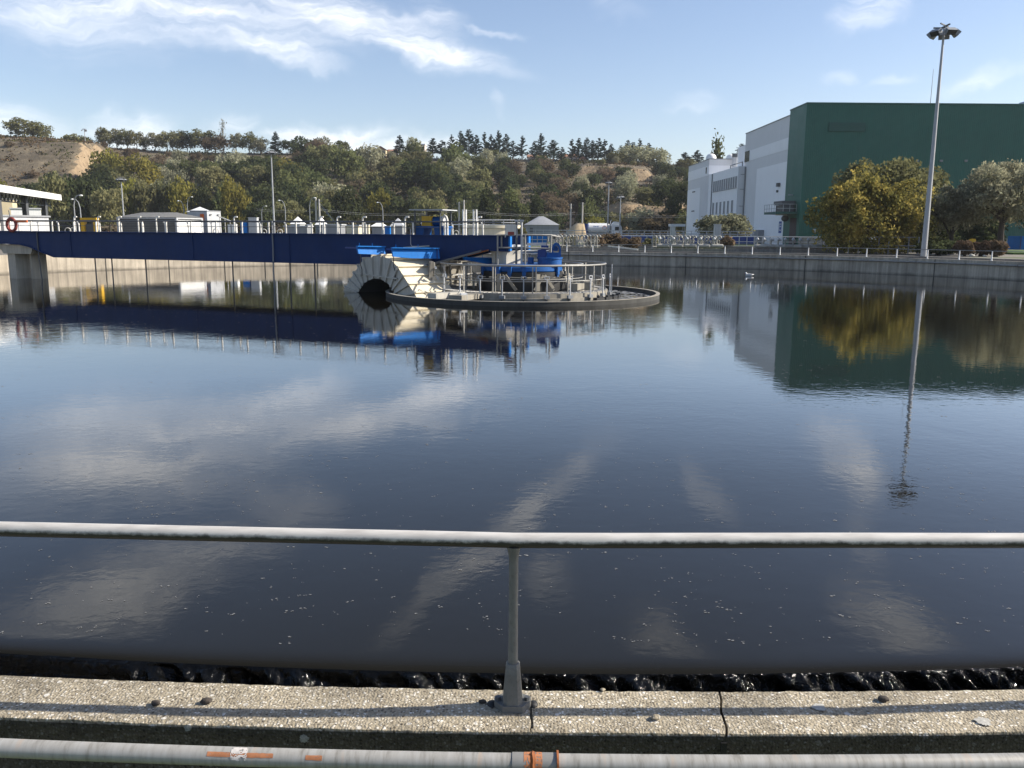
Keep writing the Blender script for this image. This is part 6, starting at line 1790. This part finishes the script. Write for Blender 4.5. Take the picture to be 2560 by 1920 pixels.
for i, (px, Y, s) in enumerate(((2436, 56.4, .22), (2408, 56.6, .15), (2468, 56.5, .15))):
    b = MB().sphere((0, 0, s*.3), (s, s*.7, s*.45), 10, 7)
    for q in b.v: q += V((1, 1, 1))*.25*s*noise.noise(q*6 + V((i*3, 0, 0)))
    o = b.build('stone', M['lichen']); o.location = (X_(px, Y), Y, .8)
    tag(o, ('largest pale stone under the yellow box', 'pale stone left of the largest one', 'pale stone right of the largest one under the brown shrubs')[i], 'stone')
gw = thing('low_wall', 'pale grey low wall beyond the lawn at the right edge', 'wall', (X_(2530, 84), 84, .78))
MB().box((X_(2490, 84), 84, .78), (X_(2750, 84), 84.3, Z_(2530, 604, 84))).build('wall', M['lightgrey'], gw, world=True)
MB().box((X_(2490, 84) - .05, 83.95, Z_(2530, 604, 84) + .002), (X_(2750, 84), 84.35, Z_(2530, 603, 84))).build('cap', M['grey'], gw, world=True)
vc = thing('blue_container', 'blue container corner behind the forked trunk at the right edge', 'container', (X_(2553, 78), 78, .8))
MB().box((0, 0, .1), (4, 2, 1.3)).build('body', M['blue'], vc)
for x in (.02, 1.3, 2.6, 3.9): MB().box((x, -.05, .1), (x + .08, -.003, 1.3)).build('rib', M['navy'], vc)

# ---------------------------------------------------------------- houses on the plateau
def house(px0, px1, Y, yw, yr, mat, rmat, label, rz=0.0, win=3, flat=False, cat='house'):
    x0, x1 = X_(px0, Y), X_(px1, Y); gz = hill_z((x0+x1)/2, Y) - 1; zt = Z_(px0, yw, Y); zr = Z_(px0, yr, Y); w = x1-x0; h = zt-gz
    t = thing('house', label, cat, (x0, Y, gz), rz); dp = 8
    MB().box((0, 0, 0), (w, dp, h)).build('wall', M[mat], t)
    if flat: MB().box((-.2, -.2, h + .003), (w + .2, dp + .2, h + .4)).build('roof', M[rmat], t)
    elif win < 0: MB().prism([(-.4, h + .003), (w + .4, h + .003), (w/2, zr - gz)], -.4, dp + .4, 'y').build('roof', M[rmat], t)
    else: MB().prism([(-.4, h + .003), (dp + .4, h + .003), (dp/2, zr - gz)], -.4, w + .4, 'x').build('roof', M[rmat], t)
    for i in range(abs(win)):
        x = w*(i + .5)/abs(win); MB().box((x - .5, -.05, h - 1.9), (x + .5, -.004, h - .7)).build('window', M['dglass'], t)
    return t
house(776, 816, 338, 372, 366, 'wallpink', 'roofgrey', 'long pale house with a stepped roof half hidden by ridge trees', 0, 4)
house(944, 968, 338, 374, 365, 'wallcream', 'rooftile', 'small cream gabled house on the ridge', 0, -2)
house(972, 992, 342, 378, 371, 'wallpink', 'rooftile', 'low house with tiled roof right of the cream gabled house', 0, 2)
house(1030, 1064, 344, 362, 362, 'wallpink', 'white', 'pale flat roofed apartment block on the ridge left of the cedars', 0, 4, True, 'apartment block')
house(1318, 1362, 350, 392, 384, 'wallpink', 'rooftile', 'house with red tiled roof behind the first cedars', 0, 3)
house(1398, 1440, 350, 392, 383, 'wallpink', 'rooftile', 'house with orange tiled roof in the cedar gap', 0, 3)
house(1440, 1466, 346, 398, 389, 'wallcream', 'rooftile', 'small gabled house lower in the cedar gap', 0, -1)
# ---------------------------------------------------------------- sky, clouds, sun
SUN_EL, SUN_AZ = radians(33), radians(3)      # azimuth measured from +X towards +Y
SKY_STR = .112
w = bpy.data.worlds.new('World'); SC.world = w
w.use_nodes = True
nt = w.node_tree; nt.nodes.clear(); L = nt.links.new
out = N(nt, 'ShaderNodeOutputWorld'); bg = N(nt, 'ShaderNodeBackground'); bg.inputs['Strength'].default_value = SKY_STR
L(bg.outputs[0], out.inputs[0])
sky = N(nt, 'ShaderNodeTexSky'); sky.sky_type = 'NISHITA'; sky.sun_disc = False
sky.sun_elevation = SUN_EL; sky.sun_rotation = pi/2 - SUN_AZ
sky.air_density = 1.0; sky.dust_density = .8; sky.ozone_density = 2.8; sky.altitude = 200
tc = N(nt, 'ShaderNodeTexCoord')
sp = N(nt, 'ShaderNodeSeparateXYZ'); L(tc.outputs['Generated'], sp.inputs[0])
az = N(nt, 'ShaderNodeMath', operation='ARCTAN2'); L(sp.outputs[0], az.inputs[0]); L(sp.outputs[1], az.inputs[1])
el = N(nt, 'ShaderNodeMath', operation='ARCSINE'); L(sp.outputs[2], el.inputs[0])
cb_ = N(nt, 'ShaderNodeCombineXYZ'); L(az.outputs[0], cb_.inputs[0]); L(el.outputs[0], cb_.inputs[1])
def wnoise(scale, detail, vec, rough=.6, dist=0):
    return noise_n(nt, vec, scale, detail, rough, dist)
# wispy distortion of the directions
d1 = wnoise(7, 4, cb_.outputs[0]); d2 = wnoise(26, 4, cb_.outputs[0])
def warp(vec, nz, amt):
    s = N(nt, 'ShaderNodeVectorMath', operation='SUBTRACT'); s.inputs[1].default_value = (.5, .5, .5); L(nz.outputs['Color'], s.inputs[0])
    m_ = N(nt, 'ShaderNodeVectorMath', operation='SCALE'); m_.inputs['Scale'].default_value = amt; L(s.outputs[0], m_.inputs[0])
    a = N(nt, 'ShaderNodeVectorMath', operation='ADD'); L(vec, a.inputs[0]); L(m_.outputs[0], a.inputs[1]); return a.outputs[0]
wv = warp(warp(cb_.outputs[0], d1, .075), d2, .022)
def streak_noise(rot, sx, sy, scale, detail=6):
    mp_ = N(nt, 'ShaderNodeMapping'); mp_.inputs['Rotation'].default_value = (0, 0, rot); mp_.inputs['Scale'].default_value = (sx, sy, 1)
    L(wv, mp_.inputs[0]); return wnoise(scale, detail, mp_.outputs[0], .62)
total = None
def add_mask(a):
    global total
    if total is None: total = a
    else:
        m_ = N(nt, 'ShaderNodeMath', operation='MAXIMUM'); L(total, m_.inputs[0]); L(a, m_.inputs[1]); total = m_.outputs[0]
def stroke(p, q, width, amp, soft=.05, refl=False, taper=1.0):
    """an elongated cloud between two directions given as picture points (refl: seen mirrored in the water)"""
    (a0, e0), (a1, e1) = azel(*p), azel(*q)
    if refl: e0, e1 = -e0, -e1
    ln = sqrt((a1-a0)**2 + (e1-e0)**2)
    mp_ = N(nt, 'ShaderNodeMapping', vector_type='TEXTURE')
    mp_.inputs['Location'].default_value = ((a0+a1)/2, (e0+e1)/2, 0)
    mp_.inputs['Rotation'].default_value = (0, 0, atan2(e1-e0, a1-a0))
    mp_.inputs['Scale'].default_value = (ln*.62, width, 1)
    L(wv, mp_.inputs[0])
    ln_ = N(nt, 'ShaderNodeVectorMath', operation='LENGTH'); L(mp_.outputs[0], ln_.inputs[0])
    mr = N(nt, 'ShaderNodeMapRange', interpolation_type='SMOOTHERSTEP'); mr.inputs['From Min'].default_value = 1.15; mr.inputs['From Max'].default_value = soft
    mr.inputs['To Min'].default_value = 0; mr.inputs['To Max'].default_value = amp
    L(ln_.outputs['Value'], mr.inputs[0]); add_mask(mr.outputs[0])
D = pi/180
# the large cirrus across the top left
stroke((40, -30), (900, 105), 2.4*D, .68)
stroke((560, -20), (1180, 125), 1.9*D, .88)
stroke((780, 60), (1300, 185), 1.4*D, .95)
stroke((500, 70), (845, 175), 1.0*D, .85)
stroke((1000, 20), (1160, 70), 1.3*D, .45)
stroke((1130, 70), (1330, 82), .35*D, .3)
stroke((-250, -120), (700, -40), 5.0*D, 1.0)
# low white bank above the hills
stroke((-150, 310), (200, 330), 2.0*D, .85)
stroke((200, 310), (420, 300), 1.2*D, .95)
stroke((500, 310), (640, 300), .9*D, .5)
stroke((640, 345), (1000, 345), 1.1*D, .95)
stroke((850, 370), (1180, 372), .9*D, .85)
stroke((1220, 250), (1265, 280), .5*D, .25)
# small wisps on the right
stroke((1670, 285), (1790, 252), .8*D, .26)
stroke((2120, 90), (2225, -60), 1.1*D, .5)
stroke((2050, 205), (2140, 212), .6*D, .28)
stroke((2330, 255), (2620, 150), .8*D, .3)
stroke((2160, 222), (2300, 208), .45*D, .22)
# clouds above the picture, known from their reflections
for a, b_, wd, am in (((1500, 1120), (940, 1640), 1.6, .85), ((1700, 1170), (1830, 1320), 1.2, .5), ((2045, 1060), (2190, 1240), 1.9, 1.15), ((2120, 1250), (2200, 1420), 1.5, .45),
                      ((-100, 1640), (700, 1350), 2.8, 1.0), ((560, 1270), (860, 1280), 2.0, .5), ((2080, 1480), (2400, 1680), 2.8, .95), ((1300, 1420), (1440, 1480), 2.0, .6), ((1560, 1560), (1800, 1700), 2.2, .45), ((120, 1230), (560, 1200), 1.6, .55)):
    stroke(a, b_, wd*D, am, refl=True)
sn = streak_noise(radians(13), 2.0, 15, 2.4, 8); sn2 = streak_noise(radians(16), 5, 26, 3.2, 8)
mr = N(nt, 'ShaderNodeMapRange'); mr.inputs['From Min'].default_value = .32; mr.inputs['From Max'].default_value = .66; mr.inputs['To Min'].default_value = .16; mr.inputs['To Max'].default_value = 1.12
L(sn.outputs[0], mr.inputs[0])
mr2 = N(nt, 'ShaderNodeMapRange'); mr2.inputs['From Min'].default_value = .25; mr2.inputs['From Max'].default_value = .75; mr2.inputs['To Min'].default_value = .32; mr2.inputs['To Max'].default_value = 1.15
L(sn2.outputs[0], mr2.inputs[0])
k1 = N(nt, 'ShaderNodeMath', operation='MULTIPLY'); L(total, k1.inputs[0]); L(mr.outputs[0], k1.inputs[1])
k2 = N(nt, 'ShaderNodeMath', operation='MULTIPLY', use_clamp=True); L(k1.outputs[0], k2.inputs[0]); L(mr2.outputs[0], k2.inputs[1])
tint = N(nt, 'ShaderNodeMixRGB', blend_type='MULTIPLY'); tint.inputs[0].default_value = 1; tint.inputs[2].default_value = (1.03, .925, .905, 1); L(sky.outputs[0], tint.inputs[1])
mx = N(nt, 'ShaderNodeMixRGB'); L(k2.outputs[0], mx.inputs[0]); L(tint.outputs[0], mx.inputs[1]); mx.inputs[2].default_value = (7.8, 7.8, 7.9, 1)
L(mx.outputs[0], bg.inputs[0])

sl = bpy.data.lights.new('sun', 'SUN'); sl.energy = 5.0; sl.angle = radians(.53); sl.color = (1.0, .93, .82)
so = bpy.data.objects.new('sun', sl); COL.objects.link(so)
sd = V((cos(SUN_EL)*cos(SUN_AZ), cos(SUN_EL)*sin(SUN_AZ), sin(SUN_EL)))
so.rotation_euler = sd.to_track_quat('Z', 'Y').to_euler(); so.location = (60, 0, 60)

# ---------------------------------------------------------------- thin autumn haze
hm, hnt, hout = nodes('haze_air')
hv = N(hnt, 'ShaderNodeVolumePrincipled'); hv.inputs['Color'].default_value = (.86, .90, .97, 1); hv.inputs['Density'].default_value = .00016; hv.inputs['Anisotropy'].default_value = .2
hnt.links.new(hv.outputs[0], hout.inputs['Volume'])
hz = MB().box((-760, -720, -8), (760, 780, 66)).build('haze', hm, smooth=0)
tag(hz, 'thin pale haze over the whole site', 'haze', kind='stuff')

# ---------------------------------------------------------------- camera and render settings
cd = bpy.data.cameras.new('camera'); cd.sensor_width = 36; cd.lens = 36*FPX/2560; cd.clip_end = 8000; cd.clip_start = .05
co = bpy.data.objects.new('camera', cd); COL.objects.link(co)
m3 = Matrix((RV, UV, -FW)).transposed()
co.matrix_world = Matrix.Translation(CAM) @ m3.to_4x4()
SC.camera = co
vs = SC.view_settings
vs.view_transform = 'Standard'; vs.look = 'None'; vs.gamma = 1; vs.exposure = .72
SC.cycles.max_bounces = 6; SC.cycles.caustics_reflective = False; SC.cycles.caustics_refractive = False
